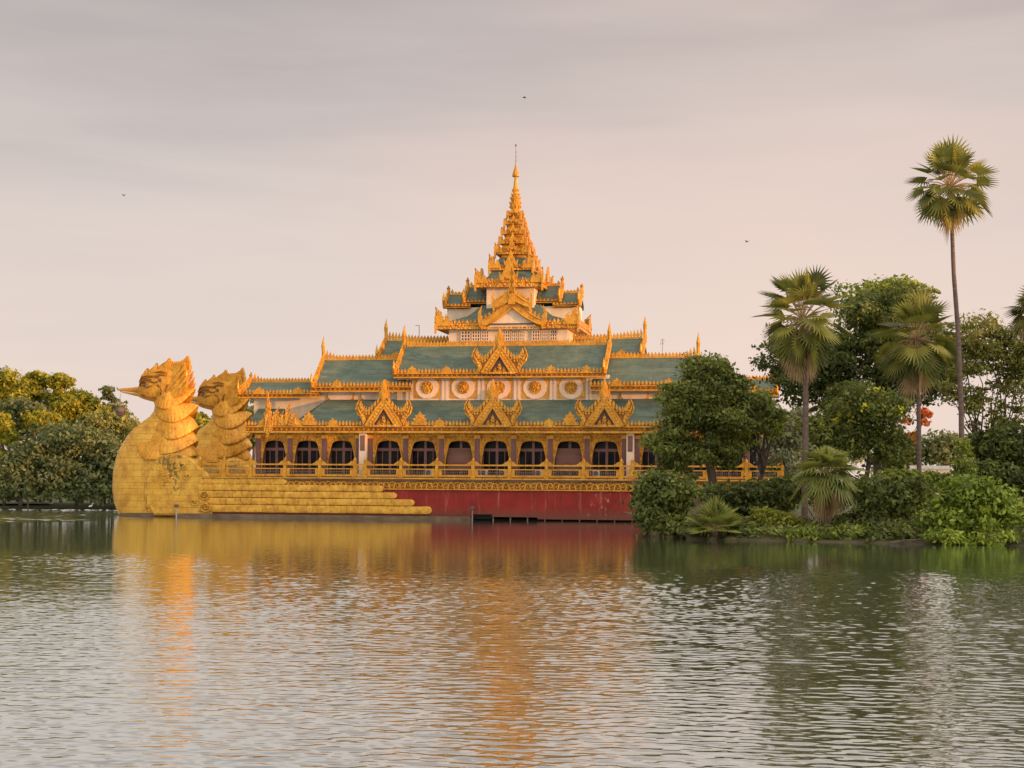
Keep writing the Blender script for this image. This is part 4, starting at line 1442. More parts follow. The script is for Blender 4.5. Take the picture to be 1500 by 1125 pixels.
def dome_plate(mb, pts, v_back, v_front, inset):
    """outline plate with a rounded edge"""
    P = [Vector((*lu(150 + 0.23105 * x, 510 + 0.23105 * y, 0), 0)) for x, y in pts]
    c = sum(P, Vector()) / len(P)
    rings = []
    for t in range(5):
        a = t / 4 * math.pi / 2
        k = 1 - inset * (1 - math.cos(a))
        x1 = max(p.x for p in P)
        thin = lambda x: 1 - 0.62 * min(1.0, max(0.0, (x - (x1 - 5.5)) / 5.0))
        rings.append([(c.x + (p.x - c.x) * k, v_back + (v_front - v_back) * math.sin(a) * thin(p.x), c.y + (p.y - c.y) * k) for p in P])
    mb.rings(rings, cap0=False)


dome_plate(wg, [(330, 1062), (296, 1010), (268, 940), (272, 870), (296, 790), (318, 730), (352, 695), (395, 676), (445, 667), (495, 671), (545, 688), (590, 722), (630, 762), (668, 790), (684, 815), (700, 900), (705, 985), (700, 1062)], 0.15, -0.46, 0.07)
wing = part('wing', wg, 'hull_gold')
wing['label'] = 'folded golden wing along the hull side'
rel = MB()
vv = -0.40
for x, y, r0, turns, sg in ((378, 748, 34, 1.7, 1), (455, 745, 30, 1.5, -1), (520, 745, 26, 1.4, 1), (545, 810, 24, 1.4, -1), (420, 810, 30, 1.5, 1), (655, 930, 34, 1.6, -1), (660, 1005, 36, 1.7, 1), (590, 975, 24, 1.2, 1)):
    pts = []
    for i in range(18):
        a = i / 17 * turns * 2 * math.pi
        rr = r0 * (1 - i / 20)
        u, z = lu(150 + 0.23105 * (x + sg * rr * math.cos(a)), 510 + 0.23105 * (y + rr * math.sin(a)), 0)
        pts.append((u, vv + 0.02, z))
    rel.tube(pts, 0.12, 5)
for k in range(7):                    # arching feather lines over the shoulder
    pts = []
    for i in range(12):
        a = math.radians(200 - 120 * i / 11)
        rx, ry = 70 + 24 * k, 95 + 30 * k
        x, y = 395 + rx * math.cos(a) + 14 * k, 900 - ry * math.sin(a) * 0.75 + 60
        x, y = max(290, min(690, x)), max(700, min(1040, y))
        u, z = lu(150 + 0.23105 * x, 510 + 0.23105 * y, 0)
        pts.append((u, vv - 0.0, z))
    rel.tube(pts, 0.10, 5)
for r_ in range(9):                   # scale feathers at the wing's front
    for c_ in range(4):
        x, y = 300 + c_ * 22 + (r_ % 2) * 11, 850 + r_ * 22
        u, z = lu(150 + 0.23105 * x, 510 + 0.23105 * y, 0)
        rel.ball((u, vv + 0.10, z), 0.19, 4, (1.2, 0.45, 0.75))
part('wing_relief', rel, 'hull_gold', wing, smooth=True)
for y0, y1, xe in ((701.2, 709.8, 421.6), (710.4, 719.4, 562.5), (720.2, 729.4, 582), (730.2, 739.6, 607.7), (740.4, 751.4, 633)):
    mbp = MB()
    u0, u1 = lu(292, 720, 0)[0], lu(xe, y0, 0)[0]
    za, zb = lu(450, y0, 0)[1], lu(450, y1, 0)[1]
    zc, h = (za + zb) / 2, (za - zb) / 2
    rows = []
    n = 40
    for i in range(n + 1):
        u = u0 + (u1 - 0.55 - u0) * i / n
        rows.append((u, 1.0))
    jr = random.Random(int(y0) + 5)
    rows2 = []
    for q in rows:
        rows2.append(q)
        if jr.random() < 0.32:
            rows2 += [(q[0] + 0.08, 1.0), (q[0] + 0.10, 0.86), (q[0] + 0.13, 0.86), (q[0] + 0.15, 1.0)]
    rows = rows2
    for t in (0.3, 0.55, 0.75, 0.9, 1.0):
        rows.append((u1 - 0.55 + 0.55 * t, math.sqrt(max(0.02, 1 - t * t))))
    rr = random.Random(int(y0))
    rings = []
    for i, (u, k) in enumerate(rows):
        j = rr.uniform(-0.02, 0.02)
        rings.append([(u, 0.05 - 0.30 * math.cos(a) ** 0.2 * (0.5 + 0.5 * k) * (0.5 + 0.5 * k) if abs(a) < 1.56 else 0.05, zc + j + 1.04 * h * k * math.sin(a)) for a in [(-90 + 180 * q / 10) * math.pi / 180 for q in range(11)]])
    mbp.rings(rings, closed=False, cap0=False, cap1=False)
    part('wing_feather', mbp, 'wing_gold', wing, smooth=False)
# right-hand end of the terrace past the trees
part('terrace_end', MB().box(34.0, 36.6, 0.2, 7, 2.0, DECK - 0.45), 'gold')

# ------------------------------------------------------------------ things on and by the palace
def pal_to_world(u, v, z):
    return Vector((ORG.x + u * CA + v * SA, ORG.y - u * SA + v * CA, z))


def ac_unit():
    r = empty('air_conditioner', (0, 0, 0), -ANG)
    MB().box(-0.42, 0.42, 0, 0.36, 0.06, 0.78).build('casing', M['white'], r, bevel=0.03)
    g = MB()
    g.lathe([(0.30, 0.0), (0.30, 0.02), (0.02, 0.025)], 0, 0, 16)
    for k in range(1, 4):
        g.lathe([(0.08 * k, 0.02), (0.08 * k + 0.02, 0.045), (0.08 * k + 0.03, 0.02)], 0, 0, 14)
    g = g.build('fan_grille', M['bronze'], r)
    g.rotation_euler = (math.radians(90), 0, 0)
    g.location = (-0.08, -0.004, 0.42)
    MB().box(-0.36, -0.28, 0.02, 0.34, 0, 0.058).box(0.28, 0.36, 0.02, 0.34, 0, 0.058).build('feet', M['steel'], r)
    return r


ac0 = ac_unit()
for i, (px, lab) in enumerate(((709, 'white air conditioner at left end of the railing bay under the central gable'), (736, 'white air conditioner at right end of the railing bay under the central gable'),
                               (789, 'white air conditioner behind the railing one bay right of the central gable'), (873.5, 'white air conditioner behind the railing under the right hand gable'), (628, 'white air conditioner behind the railing two bays left of the central gable'))):
    o = ac0 if i == 0 else copy_tree(ac0)
    o.location = pal_to_world(lu(px, 690, 0.9)[0], 0.9, DECK + 0.25)
    tag(o, lab, 'air conditioner', 'air conditioners on the palace terrace')
    st = MB().box(-0.45, 0.45, 0, 0.4, 0.0, 0.0)
ped_ = None
# hanging ball below the beak
bx, bz = lu(176.5, 603, 3.5)
hb = empty('hanging_orb', pal_to_world(bx, 3.5, bz), -ANG)
tag(hb, 'dark round orb hanging on cords from the golden beak tip', 'orb')
MB().lathe([(0.02, -0.66), (0.35, -0.56), (0.56, -0.33), (0.66, 0), (0.69, 0.02), (0.66, 0.06), (0.56, 0.35), (0.35, 0.57), (0.12, 0.66), (0.1, 0.75), (0.02, 0.77)], 0, 0, 20).build('globe', M['bronze'], hb, smooth=True)
bt = lu(176.5, 576, 3.5)
MB().tube([(0, 0, 0.75), (0.02, 0, bt[1] - bz)], 0.02, 4).tube([(-0.2, 0, 0.6), (-0.05, 0, bt[1] - bz)], 0.018, 4).build('cord', M['steel'], hb)


def bollard_light(px, py_top, v, label, h):
    u, z = lu(px, py_top, v)
    r = empty('mooring_post', pal_to_world(u, v, WATER - 0.6), -ANG)
    zt = z - (WATER - 0.6)
    MB().tube([(0, 0, 0), (0, 0, zt - 0.35)], [0.11, 0.08], 8).build('post', M['path'] if h else M['steel'], r)
    MB().lathe([(0.16, zt - 0.36), (0.30, zt - 0.28), (0.32, zt - 0.05), (0.20, zt), (0.02, zt + 0.02)], 0, 0, 10).build('lamp_head', M['bronze'], r)
    MB().box(-0.2, 0.2, -0.2, 0.2, 0.0, 0.5).build('footing', M['concrete'], r)
    return tag(r, label, 'post', 'posts standing in the water by the hull')


bollard_light(258.5, 739, -1.6, 'pale post with dark square head standing in water before the golden wing', True)
bollard_light(692, 742, -1.1, 'post with rounded dark head standing in water before the red hull', False)
an = empty('roof_antenna', pal_to_world(lu(614, 488, 14)[0], 14, lu(614, 489, 14)[1]), 0)
tag(an, 'thin bent antenna mast on the green roof left of the tower', 'antenna')
hh = lu(614, 477, 14)[1] - lu(614, 489, 14)[1]
MB().tube([(0, 0, -0.6), (0, 0, hh)], 0.04, 4).build('mast', M['steel'], an)
MB().tube([(0, 0, hh), (-0.5, 0, hh + 0.02)], 0.035, 4).build('crossbar', M['steel'], an)
u_, z_ = lu(970, 505, 14)
ga = empty('roof_aerial', pal_to_world(u_, 14, z_ - 1.2), 0)
tag(ga, 'small wire aerial above the roof ridge at right', 'antenna')
MB().tube([(0, 0, 0), (0.05, 0, 1.9)], 0.035, 4).build('mast', M['steel'], ga)
MB().tube([(-0.3, 0, 1.2), (-0.05, 0, 1.6), (0.25, 0, 1.25)], 0.03, 4).tube([(-0.2, 0, 1.7), (0.05, 0, 1.95), (0.3, 0, 1.65)], 0.03, 4).build('aerial_arms', M['steel'], ga)


# ------------------------------------------------------------------ birds
def flying_bird(loc, label, span=0.9, yaw=0.5):
    mb = MB()
    rs = [[(x, r * math.cos(a), r * math.sin(a)) for a in [2 * math.pi * k / 8 for k in range(8)]] for x, r in ((-0.30, 0.01), (-0.2, 0.05), (-0.02, 0.085), (0.14, 0.07), (0.22, 0.055), (0.28, 0.05), (0.36, 0.008))]
    mb.rings(rs)
    for s in (-1, 1):
        mb.add([(0.12, s * 0.05, 0.04), (-0.08, s * 0.05, 0.03), (0.10, s * 0.3, 0.16), (-0.06, s * 0.28, 0.14), (-0.10, s * span / 2, 0.10), (0.12, s * 0.05, 0.06), (0.10, s * 0.3, 0.18)],
               [(0, 1, 3, 2), (2, 3, 4), (5, 6, 3, 1), (6, 4, 3)])
    mb.add([(-0.25, 0.03, 0), (-0.25, -0.03, 0), (-0.48, 0.09, 0), (-0.48, -0.09, 0)], [(0, 1, 3, 2)])
    o = mb.build('flying_bird', M['bird_dark'])
    o.location = loc
    o.rotation_euler = (0.2, 0.1, yaw)
    o.scale = (0.6, 0.6, 0.6)
    return tag(o, label, 'bird', 'birds flying in the sky')


flying_bird(at(768, 143, 150), 'tiny dark bird in the sky above the spire', 0.9, 0.3)
flying_bird(at(181, 286, 150), 'tiny dark bird in the sky at left above the golden heads', 0.8, 1.2)
flying_bird(at(1094, 354, 150), 'tiny dark bird in the sky between spire and palms', 0.8, 2.2)


def egret(px, py, d, label, m, h=0.8):
    p = at(px, py, d)
    p.z = WATER
    r = empty('wading_bird', p, 0.4)
    mb = MB()
    mb.tube([(-0.36, 0, 0.42), (-0.2, 0, 0.5), (0.0, 0, 0.56), (0.14, 0, 0.62), (0.22, 0, 0.74), (0.2, 0, 0.86), (0.24, 0, 0.95), (0.31, 0, 0.97), (0.46, 0, 0.94)], [0.02, 0.09, 0.13, 0.10, 0.05, 0.04, 0.045, 0.05, 0.008], 8)
    mb.build('body', M[m], r, smooth=True)
    MB().tube([(0.0, 0.05, -0.1), (0.02, 0.05, 0.24), (-0.03, 0.05, 0.5)], 0.016, 4).tube([(0.08, -0.05, -0.1), (0.06, -0.05, 0.24), (0.0, -0.05, 0.5)], 0.016, 4).build('legs', M['bird_dark'], r)
    r.scale = (1.2, 1.2, 1.2)
    return tag(r, label, 'bird')


egret(133, 745, 283, 'white wading bird standing at the far shore beside the golden bow', 'bird_white')
pp = at(41, 742, 287)
pr_ = empty('path_post', (pp.x, pp.y, WATER - 0.3))
MB().tube([(0, 0, 0), (0, 0, 1.7)], [0.14, 0.12], 6).build('post', M['steel'], pr_)
MB().ball((0, 0, 1.78), 0.2, 4).build('cap', M['steel'], pr_)
tag(pr_, 'dark short post at the water edge of the far left bank', 'post')


# ------------------------------------------------------------------ trees
def leaf_mesh(name, pts, nrm, size, m, parent, seed, aspect=0.5, jitter=0.55):
    r = npr(seed)
    n = len(pts)
    nrm = nrm + r.normal(0, 0.7, (n, 3))
    nrm /= np.linalg.norm(nrm, axis=1)[:, None] + 1e-9
    t = r.normal(0, 1, (n, 3))
    t[:, 2] -= 0.35
    a = t - (t * nrm).sum(1)[:, None] * nrm
    a /= np.linalg.norm(a, axis=1)[:, None] + 1e-9
    b = np.cross(nrm, a)
    s = size * (1 + r.uniform(-jitter, jitter, n))[:, None]
    v = np.empty((n, 4, 3))
    v[:, 0] = pts - a * s
    v[:, 1] = pts + b * s * aspect + nrm * s * 0.12
    v[:, 2] = pts + a * s
    v[:, 3] = pts - b * s * aspect + nrm * s * 0.12
    me = bpy.data.meshes.new(name)
    me.vertices.add(4 * n)
    me.vertices.foreach_set('co', v.reshape(-1).astype(np.float32))
    me.loops.add(4 * n)
    me.loops.foreach_set('vertex_index', np.arange(4 * n, dtype=np.int32))
    me.polygons.add(n)
    me.polygons.foreach_set('loop_start', np.arange(0, 4 * n, 4, dtype=np.int32))
    me.polygons.foreach_set('loop_total', np.full(n, 4, dtype=np.int32))
    me.update(calc_edges=True)
    me.materials.append(m)
    o = bpy.data.objects.new(name, me)
    COL.objects.link(o)
    if parent is not None:
        o.parent = parent
    return o


def puff_leaves(puffs, n, seed, shell=0.35):
    """leaf places and outward normals over a set of (centre, radius) puffs"""
    r = npr(seed)
    c = np.array([p[0] for p in puffs])
    rad = np.array([p[1] for p in puffs])
    w = rad.prod(axis=1) ** (2 / 3)
    idx = r.choice(len(puffs), n, p=w / w.sum())
    d = r.normal(0, 1, (n, 3))
    d /= np.linalg.norm(d, axis=1)[:, None]
    q = shell + (1 - shell) * r.random(n) ** 0.7
    q *= np.where(r.random(n) < 0.30, r.uniform(1.0, 1.55, n), 1.0)
    p = c[idx] + d * rad[idx] * q[:, None]
    # a share of the leaves sits on twigs that stick out of the clumps and droop
    ns = max(12, n // 90)
    si = r.choice(len(puffs), ns)
    sd = r.normal(0, 1, (ns, 3))
    sd[:, 2] = np.abs(sd[:, 2]) * 0.9 - 0.15
    sd /= np.linalg.norm(sd, axis=1)[:, None]
    sl = r.uniform(1.1, 2.0, ns)
    tw = np.nonzero(r.random(n) < 0.17)[0]
    k = r.integers(0, ns, len(tw))
    t = r.uniform(0.6, 1.0, len(tw))
    base = c[si[k]] + sd[k] * rad[si[k]] * (sl[k] * t)[:, None]
    base[:, 2] -= 0.22 * rad[si[k]][:, 2] * (sl[k] * t) ** 2
    p[tw] = base + r.normal(0, 0.09, (len(tw), 3)) * rad[si[k]]
    nr = d + np.array([0, 0, 0.45])
    return p, nr


def crown_puffs(ells, count, seed, rel=0.30, flat=0.75):
    r = npr(seed)
    out = []
    vol = np.array([e[1][0] * e[1][2] for e in ells])
    for i, e in enumerate(ells):
        k = max(4, int(round(count * vol[i] / vol.sum())))
        ga = math.pi * (3 - math.sqrt(5))
        for j in range(k):
            zc = 1 - 2 * (j + 0.5) / k
            rr_ = math.sqrt(1 - zc * zc)
            a = j * ga + r.uniform(-.5, .5)
            d = np.array([rr_ * math.cos(a), rr_ * math.sin(a), zc])
            q = r.uniform(0.45, 0.86) if j % 3 else r.uniform(0.1, 0.5)
            c = np.array(e[0]) + d * np.array(e[1]) * q
            s = (rel + 0.06) * math.sqrt(e[1][0] * e[1][2]) * r.uniform(0.65, 1.4)
            out.append((c, np.array([s * 1.25, s * 1.25, s * flat])))
    return out


def limb(mb, a, b, r0, r1, seed, n=6):
    r = random.Random(seed)
    a, b = Vector(a), Vector(b)
    pts, rad = [], []
    ln = (b - a).length
    for i in range(n + 1):
        t = i / n
        p = a.lerp(b, t)
        j = 0.06 * ln * math.sin(t * math.pi)
        p += Vector((r.uniform(-j, j), r.uniform(-j, j), 0.12 * ln * math.sin(t * math.pi) * 0.4))
        pts.append(p)
        rad.append(r0 + (r1 - r0) * t)
    mb.tube(pts, rad, 6)


def tree(name, base, ells, label, cat, leafm, n, size, seed, group=None, count=36, rel=0.30, trunk_r=0.3, limbs=9, trunk_to=None, shell=0.55, flat=0.75, bark='bark', extra=None, depth=0.85):
    """base (px, d); ells: crown ellipses (px, py, rx, ry) in photograph pixels, optional own distance"""
    px, d = base[0], base[1]
    b = at(px, 727, d)
    gz = base[2] if len(base) > 2 else 0.4
    root = empty(name, (b.x, b.y, gz))
    E = []
    for e in ells:
        dd = e[4] if len(e) > 4 else d
        c = at(e[0], e[1], dd)
        k = dd / FPX
        E.append(((c.x - b.x, c.y - b.y, c.z - gz), (e[2] * k, e[2] * k * depth, e[3] * k)))
    pf = crown_puffs(E, count, seed, rel, flat)
    p, nr = puff_leaves(pf, n, seed + 1, shell)
    keep = p[:, 2] > 0.05
    leaf_mesh('crown', p[keep], nr[keep], size, M[leafm], root, seed + 2)
    if trunk_r:
        mb = MB()
        fork = Vector((E[0][0][0] * 0.5, E[0][0][1], max(0.8, E[0][0][2] - E[0][1][2] * 0.55)))
        if trunk_to is not None:
            fork.z = trunk_to
        limb(mb, (0, 0, -0.4), fork, trunk_r, trunk_r * 0.62, seed)
        rr = random.Random(seed)
        for q in rr.sample(pf, min(limbs, len(pf))):
            limb(mb, fork, q[0], trunk_r * 0.42, trunk_r * 0.06, rr.randint(0, 9999))
        mb.build('trunk', M[bark], root, smooth=True)
    if extra:
        nm, em, en, es = extra
        p, nr = puff_leaves(pf, en * 6, seed + 5, 0.95)
        sel = (p[:, 2] > np.median(p[:, 2])) & (npr(seed).random(len(p)) < 0.4)
        # blossom gathers in bunches
        cl = p[sel][:: max(1, int(len(p[sel]) / 26))]
        q = np.concatenate([c + npr(seed + i).normal(0, 0.16, (max(4, en // 26), 3)) for i, c in enumerate(cl)])
        leaf_mesh(nm, q, np.tile([0, -0.5, 1.0], (len(q), 1)), es, M[em], root, seed + 9, 0.8)
    return tag(root, label, cat, group)


def bush(name, ells, d, label, leafm, n, size, seed, group=None, count=24, rel=0.34, cat='bush', gz=-0.1, flat=0.8, depth=0.9):
    c0 = at(ells[0][0], 727, d)
    E = []
    for e in ells:
        dd = e[4] if len(e) > 4 else d
        c = at(e[0], e[1], dd)
        k = dd / FPX
        E.append(((c.x - c0.x, c.y - c0.y, c.z - gz), (e[2] * k, e[2] * k * depth, e[3] * k)))
    pf = crown_puffs(E, count, seed, rel, flat)
    p, nr = puff_leaves(pf, n, seed + 1, 0.3)
    p[:, 2] = np.abs(p[:, 2] + gz - WATER) - gz + WATER
    root = empty(name, (c0.x, c0.y, gz))
    leaf_mesh('foliage', p, nr, size, M[leafm], root, seed + 2)
    mb = MB()
    rr = random.Random(seed)
    for q in rr.sample(pf, min(6, len(pf))):
        limb(mb, (rr.uniform(-.3, .3), rr.uniform(-.3, .3), -0.3), q[0], 0.06, 0.015, rr.randint(0, 999), 4)
    mb.build('stems', M['bark'], root)
    return tag(root, label, cat, group)


def fan_leaf(mb, p, a, up, r, k=20, span=118, droop=0.28, fold=0.12):
    a = a.normalized()
    side = a.cross(up)
    side = side.normalized() if side.length > 1e-4 else Vector((1, 0, 0))
    nrm = side.cross(a)
    vs, fs = [p], []
    rad = math.radians(span)
    for i in range(2 * k + 1):
        t = -rad + 2 * rad * i / (2 * k)
        tip = i % 2 == 1
        q = r * ((1.0 if tip else 0.50) * (0.82 + 0.18 * math.cos(t)))
        d = a * math.cos(t) + side * math.sin(t)
        g = -droop * (q / r) ** 2 * r
        vs.append(p + d * q + nrm * (fold * r * (0.5 if tip else 0.62) * abs(math.sin(t))) + Vector((0, 0, g)))
    for i in range(1, 2 * k, 2):
        fs.append((0, i, i + 1, i + 2))
    mb.add(vs, fs)


def palm(name, trunk_px, d, crown, R, label, seed, leafm='palm', n=38, el=(82, -62), dry=10, tr=0.2, gz=0.4, leaf=0.56, group=None, squash=1.0, trunk=True, droop=0.28):
    """fan palm: trunk path in photograph pixels, crown centre and radius in metres"""
    r = random.Random(seed)
    b = at(trunk_px[0][0], 727, d)
    root = empty(name, (b.x, b.y, gz))
    o = Vector((b.x, b.y, gz))
    top = at(crown[0], crown[1], d) - o
    if trunk:
        pts = [Vector((0, 0, -0.4))] + [at(x, y, d) - o for x, y in trunk_px[1:]] + [top]
        # smooth the path
        fine = []
        for i in range(len(pts) - 1):
            for j in range(6):
                fine.append(pts[i].lerp(pts[i + 1], j / 6))
        fine.append(pts[-1])
        rad = [tr * (1.25 - 0.45 * i / len(fine)) * (1 + 0.05 * (i % 2)) for i in range(len(fine))]
        MB().tube(fine, rad, 10).build('trunk', M['palm_bark'], root, smooth=True)
    fr_, pt, dr = MB(), MB(), MB()
    ga = math.pi * (3 - math.sqrt(5))
    for i in range(n + dry):
        dead = i >= n
        t = (i + 0.5) / n
        e = math.radians(el[0] + (el[1] - el[0]) * t ** 0.85) if not dead else math.radians(r.uniform(-86, -66))
        e += math.radians(r.uniform(-7, 7))
        az = i * ga + r.uniform(-0.25, 0.25)
        a = Vector((math.cos(az) * math.cos(e), math.sin(az) * math.cos(e), math.sin(e)))
        pl = R * (1 - leaf) * r.uniform(0.68, 1.12)
        p = top + Vector((a.x * pl, a.y * pl, a.z * pl * squash - 0.05 * R))
        lr = R * leaf * r.uniform(0.80, 1.15)
        a2 = (a + Vector((0, 0, -0.05 - 0.28 * (e < -0.15)))).normalized()
        upv = Vector((r.uniform(-.35, .35), r.uniform(-.35, .35), 1.0))
        if abs(a2.z) > 0.85:
            upv = Vector((math.cos(az + 1.4), math.sin(az + 1.4), 0.25))
        fan_leaf(dr if dead else fr_, p, a2, upv, lr * (0.9 if dead else 1), k=14 if dead else 18, span=70 if dead else 112, droop=(0.55 if dead else droop * r.uniform(0.6, 1.5)), fold=r.uniform(0.05, 0.35))
        pt.tube([top + Vector((0, 0, -0.08 * R)), top + a * pl * 0.5 + Vector((0, 0, -0.02 * R)), p], [0.045, 0.035, 0.02], 4)
    fr_.build('fronds', M[leafm], root)
    pt.build('leaf_stalks', M['palm_dry'], root)
    if dry:
        dr.build('dry_fronds', M['palm_dry'], root)
    return tag(root, label, 'palm tree', group)


# --- right bank palms
palm('palm_tree', [(1411, 727), (1408, 600), (1403, 480), (1397, 400)], 122, (1392, 268), 3.75, 'tallest palm with slim leaning bare trunk rising high over the right bank', 5, 'palm', 50, (86, -74), 5, 0.17, leaf=0.44, droop=0.10)
palm('palm_tree', [(1179, 727), (1180, 620), (1180, 540)], 126, (1176, 462), 4.0, 'bushy palm with drooping skirt nearest the palace, straight grey trunk', 8, 'palm', 64, (86, -76), 10, 0.2, leaf=0.46, squash=1.25, droop=0.12)
palm('palm_tree', [(1347, 727), (1346, 620), (1345, 560)], 127, (1341, 492), 3.8, 'palm with orange leaf stalks standing just left of the tallest palm trunk', 13, 'palm', 56, (86, -76), 7, 0.16, leaf=0.46, squash=1.2, droop=0.12)
palm('palm_tree', [(1521, 727), (1518, 560)], 135, (1512, 452), 2.7, 'palm cut off by the right edge of the picture', 21, 'palm_dark', 24, (80, -50), 4, 0.2, leaf=0.6)
palm('fan_palm', [(1212, 727), (1210, 730)], 117, (1210, 692), 3.0, 'stout low fan palm with grey hanging dead leaves on the bank', 33, 'palm_pale', 50, (86, -35), 14, 0.3, gz=0.0, leaf=0.55, droop=0.4)
palm('fan_palm', [(1047, 727), (1047, 778)], 117.5, (1047, 776), 2.75, 'spiky yellow green fan palm low at the water edge under the round tree', 41, 'palm_pale', 44, (88, -4), 8, 0.25, gz=-0.3, leaf=0.50, droop=0.12)

# --- right bank trees
tree('shade_tree', (1045, 142), [(1036, 548, 46, 38), (1066, 560, 40, 34), (1000, 600, 50, 50), (1062, 610, 52, 52), (982, 652, 38, 42), (1040, 662, 46, 32), (992, 690, 34, 32), (1078, 664, 26, 24), (1108, 600, 36, 34)],
     'large rounded dark green tree hiding the right end of the palace', 'tree', 'leaf_dark', 46000, 0.165, 101, count=105, rel=0.24, trunk_r=0.42, limbs=14, shell=0.45)
tree('shade_tree', (1105, 146), [(1128, 612, 22, 40), (1092, 640, 22, 26), (1118, 582, 20, 20)], 'slender tree with forked trunk beside the rounded tree in front of the palace', 'tree', 'leaf_mid', 4200, 0.17, 117, count=26, rel=0.32, trunk_r=0.34, limbs=8, trunk_to=4.2)
tree('spreading_tree', (1290, 150), [(1300, 465, 82, 58), (1215, 525, 82, 66), (1330, 540, 88, 60), (1158, 540, 46, 70), (1250, 590, 90, 40), (1375, 500, 40, 50)],
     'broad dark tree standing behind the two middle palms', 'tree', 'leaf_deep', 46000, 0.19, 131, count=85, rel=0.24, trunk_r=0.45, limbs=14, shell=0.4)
tree('spreading_tree', (1300, 156), [(1285, 440, 70, 30), (1330, 430, 40, 24)], 'brighter green treetop showing above the broad dark tree', 'tree', 'leaf_mid', 7000, 0.21, 139, count=34, rel=0.34, trunk_r=0.3, limbs=8)
tree('flowering_tree', (1268, 138), [(1265, 600, 72, 46), (1225, 640, 52, 46), (1300, 650, 40, 50)], 'dark bushy tree with bunches of yellow blossom between the two middle palms', 'tree', 'leaf_dark', 21000, 0.16, 147, count=50, rel=0.28, trunk_r=0.25, extra=('blossom', 'flower', 420, 0.12))
tree('feathery_tree', (1452, 142), [(1440, 510, 54, 66), (1492, 530, 50, 80), (1432, 590, 42, 44), (1485, 620, 44, 48), (1396, 560, 26, 50)], 'airy thin leaved tree with bare branches at the right edge', 'tree', 'leaf_olive', 16000, 0.165, 153, count=80, rel=0.20, trunk_r=0.26, limbs=26, shell=0.2, trunk_to=4.0)
tree('feathery_tree', (1500, 138), [(1490, 660, 50, 44), (1450, 650, 40, 34)], 'low dark leafy tree under the airy tree at the right edge', 'tree', 'leaf_deep', 9000, 0.2, 159, count=34, rel=0.3, trunk_r=0.25)
tree('flame_tree', (1346, 168), [(1353, 606, 7, 18), (1337, 640, 7, 11), (1328, 618, 6, 8)], 'small flame red tree glimpsed behind the left of the two slim trunks', 'tree', 'leaf_red', 650, 0.22, 163, count=18, rel=0.42, trunk_r=0.16)
tree('grey_tree', (1150, 172), [(1150, 640, 38, 44), (1175, 612, 26, 26)], 'pale grey green tree behind the trunk of the bushy palm', 'tree', 'leaf_grey', 6500, 0.21, 171, count=34, rel=0.3, trunk_r=0.2, shell=0.3)

# --- right bank bushes
bush('leafy_bush', [(1420, 745, 72, 52), (1470, 755, 50, 44), (1375, 765, 46, 34), (1440, 715, 44, 24)], 112, 'big bright green bush at the water edge on the right', 'leaf_bright', 16000, 0.17, 201, count=70, rel=0.26)
bush('leafy_bush', [(970, 732, 38, 52), (988, 766, 40, 25), (944, 716, 28, 12), (1004, 716, 26, 20)], 124, 'dark bush leaning over the water against the red hull', 'leaf_dark', 15000, 0.17, 211, count=54, rel=0.28)
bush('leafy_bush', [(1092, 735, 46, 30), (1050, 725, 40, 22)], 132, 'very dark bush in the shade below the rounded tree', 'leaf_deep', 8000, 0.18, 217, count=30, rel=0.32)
bush('leafy_bush', [(1136, 768, 34, 24), (1118, 755, 22, 16)], 119, 'low yellowish green bush between the two fan palms', 'leaf_yellow', 7000, 0.15, 223, count=26, rel=0.32)
bush('leafy_bush', [(1300, 735, 50, 44), (1340, 720, 36, 30), (1270, 765, 40, 24)], 118, 'dark green bush between the stout fan palm and the bright bush', 'leaf_dark', 12000, 0.17, 229, count=46, rel=0.28)
bush('leafy_bush', [(1315, 704, 36, 22), (1350, 706, 36, 20), (1385, 704, 26, 20)], 122, 'yellow tipped bush at the foot of the palm with orange stalks', 'leaf_mid', 7500, 0.16, 233, count=22, rel=0.34)
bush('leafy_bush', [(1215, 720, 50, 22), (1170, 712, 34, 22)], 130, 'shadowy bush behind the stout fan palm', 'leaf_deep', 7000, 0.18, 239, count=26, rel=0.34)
bush('leafy_bush', [(1480, 705, 40, 30), (1440, 690, 26, 22)], 126, 'dark bush behind the bright bush at the right edge', 'leaf_deep', 7000, 0.18, 241, count=26, rel=0.34)
bush('leafy_bush', [(1250, 782, 34, 14), (1210, 785, 32, 12), (1180, 783, 26, 12)], 114.5, 'low mat of green plants at the waterline before the stout fan palm', 'leaf_mid', 6500, 0.14, 247, count=34, rel=0.4)
bush('leafy_bush', [(1320, 782, 40, 16), (1285, 784, 24, 13)], 112.5, 'low waterside plants touching the left side of the bright bush', 'leaf_dark', 5500, 0.14, 251, count=30, rel=0.4)
bush('leafy_bush', [(1088, 782, 18, 13), (1010, 782, 16, 13)], 119, 'small shaded plants either side of the spiky palm at the shore', 'leaf_deep', 3000, 0.15, 257, count=18, rel=0.4)
bush('climbing_vine', [(1412, 688, 11, 26), (1413, 655, 6, 22)], 120.5, 'orange green vine wrapped round the foot of the tallest palm', 'leaf_mid', 3000, 0.12, 263, count=22, rel=0.5, cat='vine', gz=0.4, depth=1.0)
bush('leafy_bush', [(1132, 728, 44, 30), (1100, 745, 30, 22)], 138, 'dark bush hiding the end of the golden terrace', 'leaf_dark', 9000, 0.17, 271, count=30, rel=0.32)
bush('leafy_bush', [(1385, 786, 34, 12), (1420, 790, 34, 10), (1465, 790, 40, 11)], 109.5, 'trailing plants at the waterline before the bright green bush', 'leaf_bright', 5500, 0.14, 277, count=30, rel=0.42)
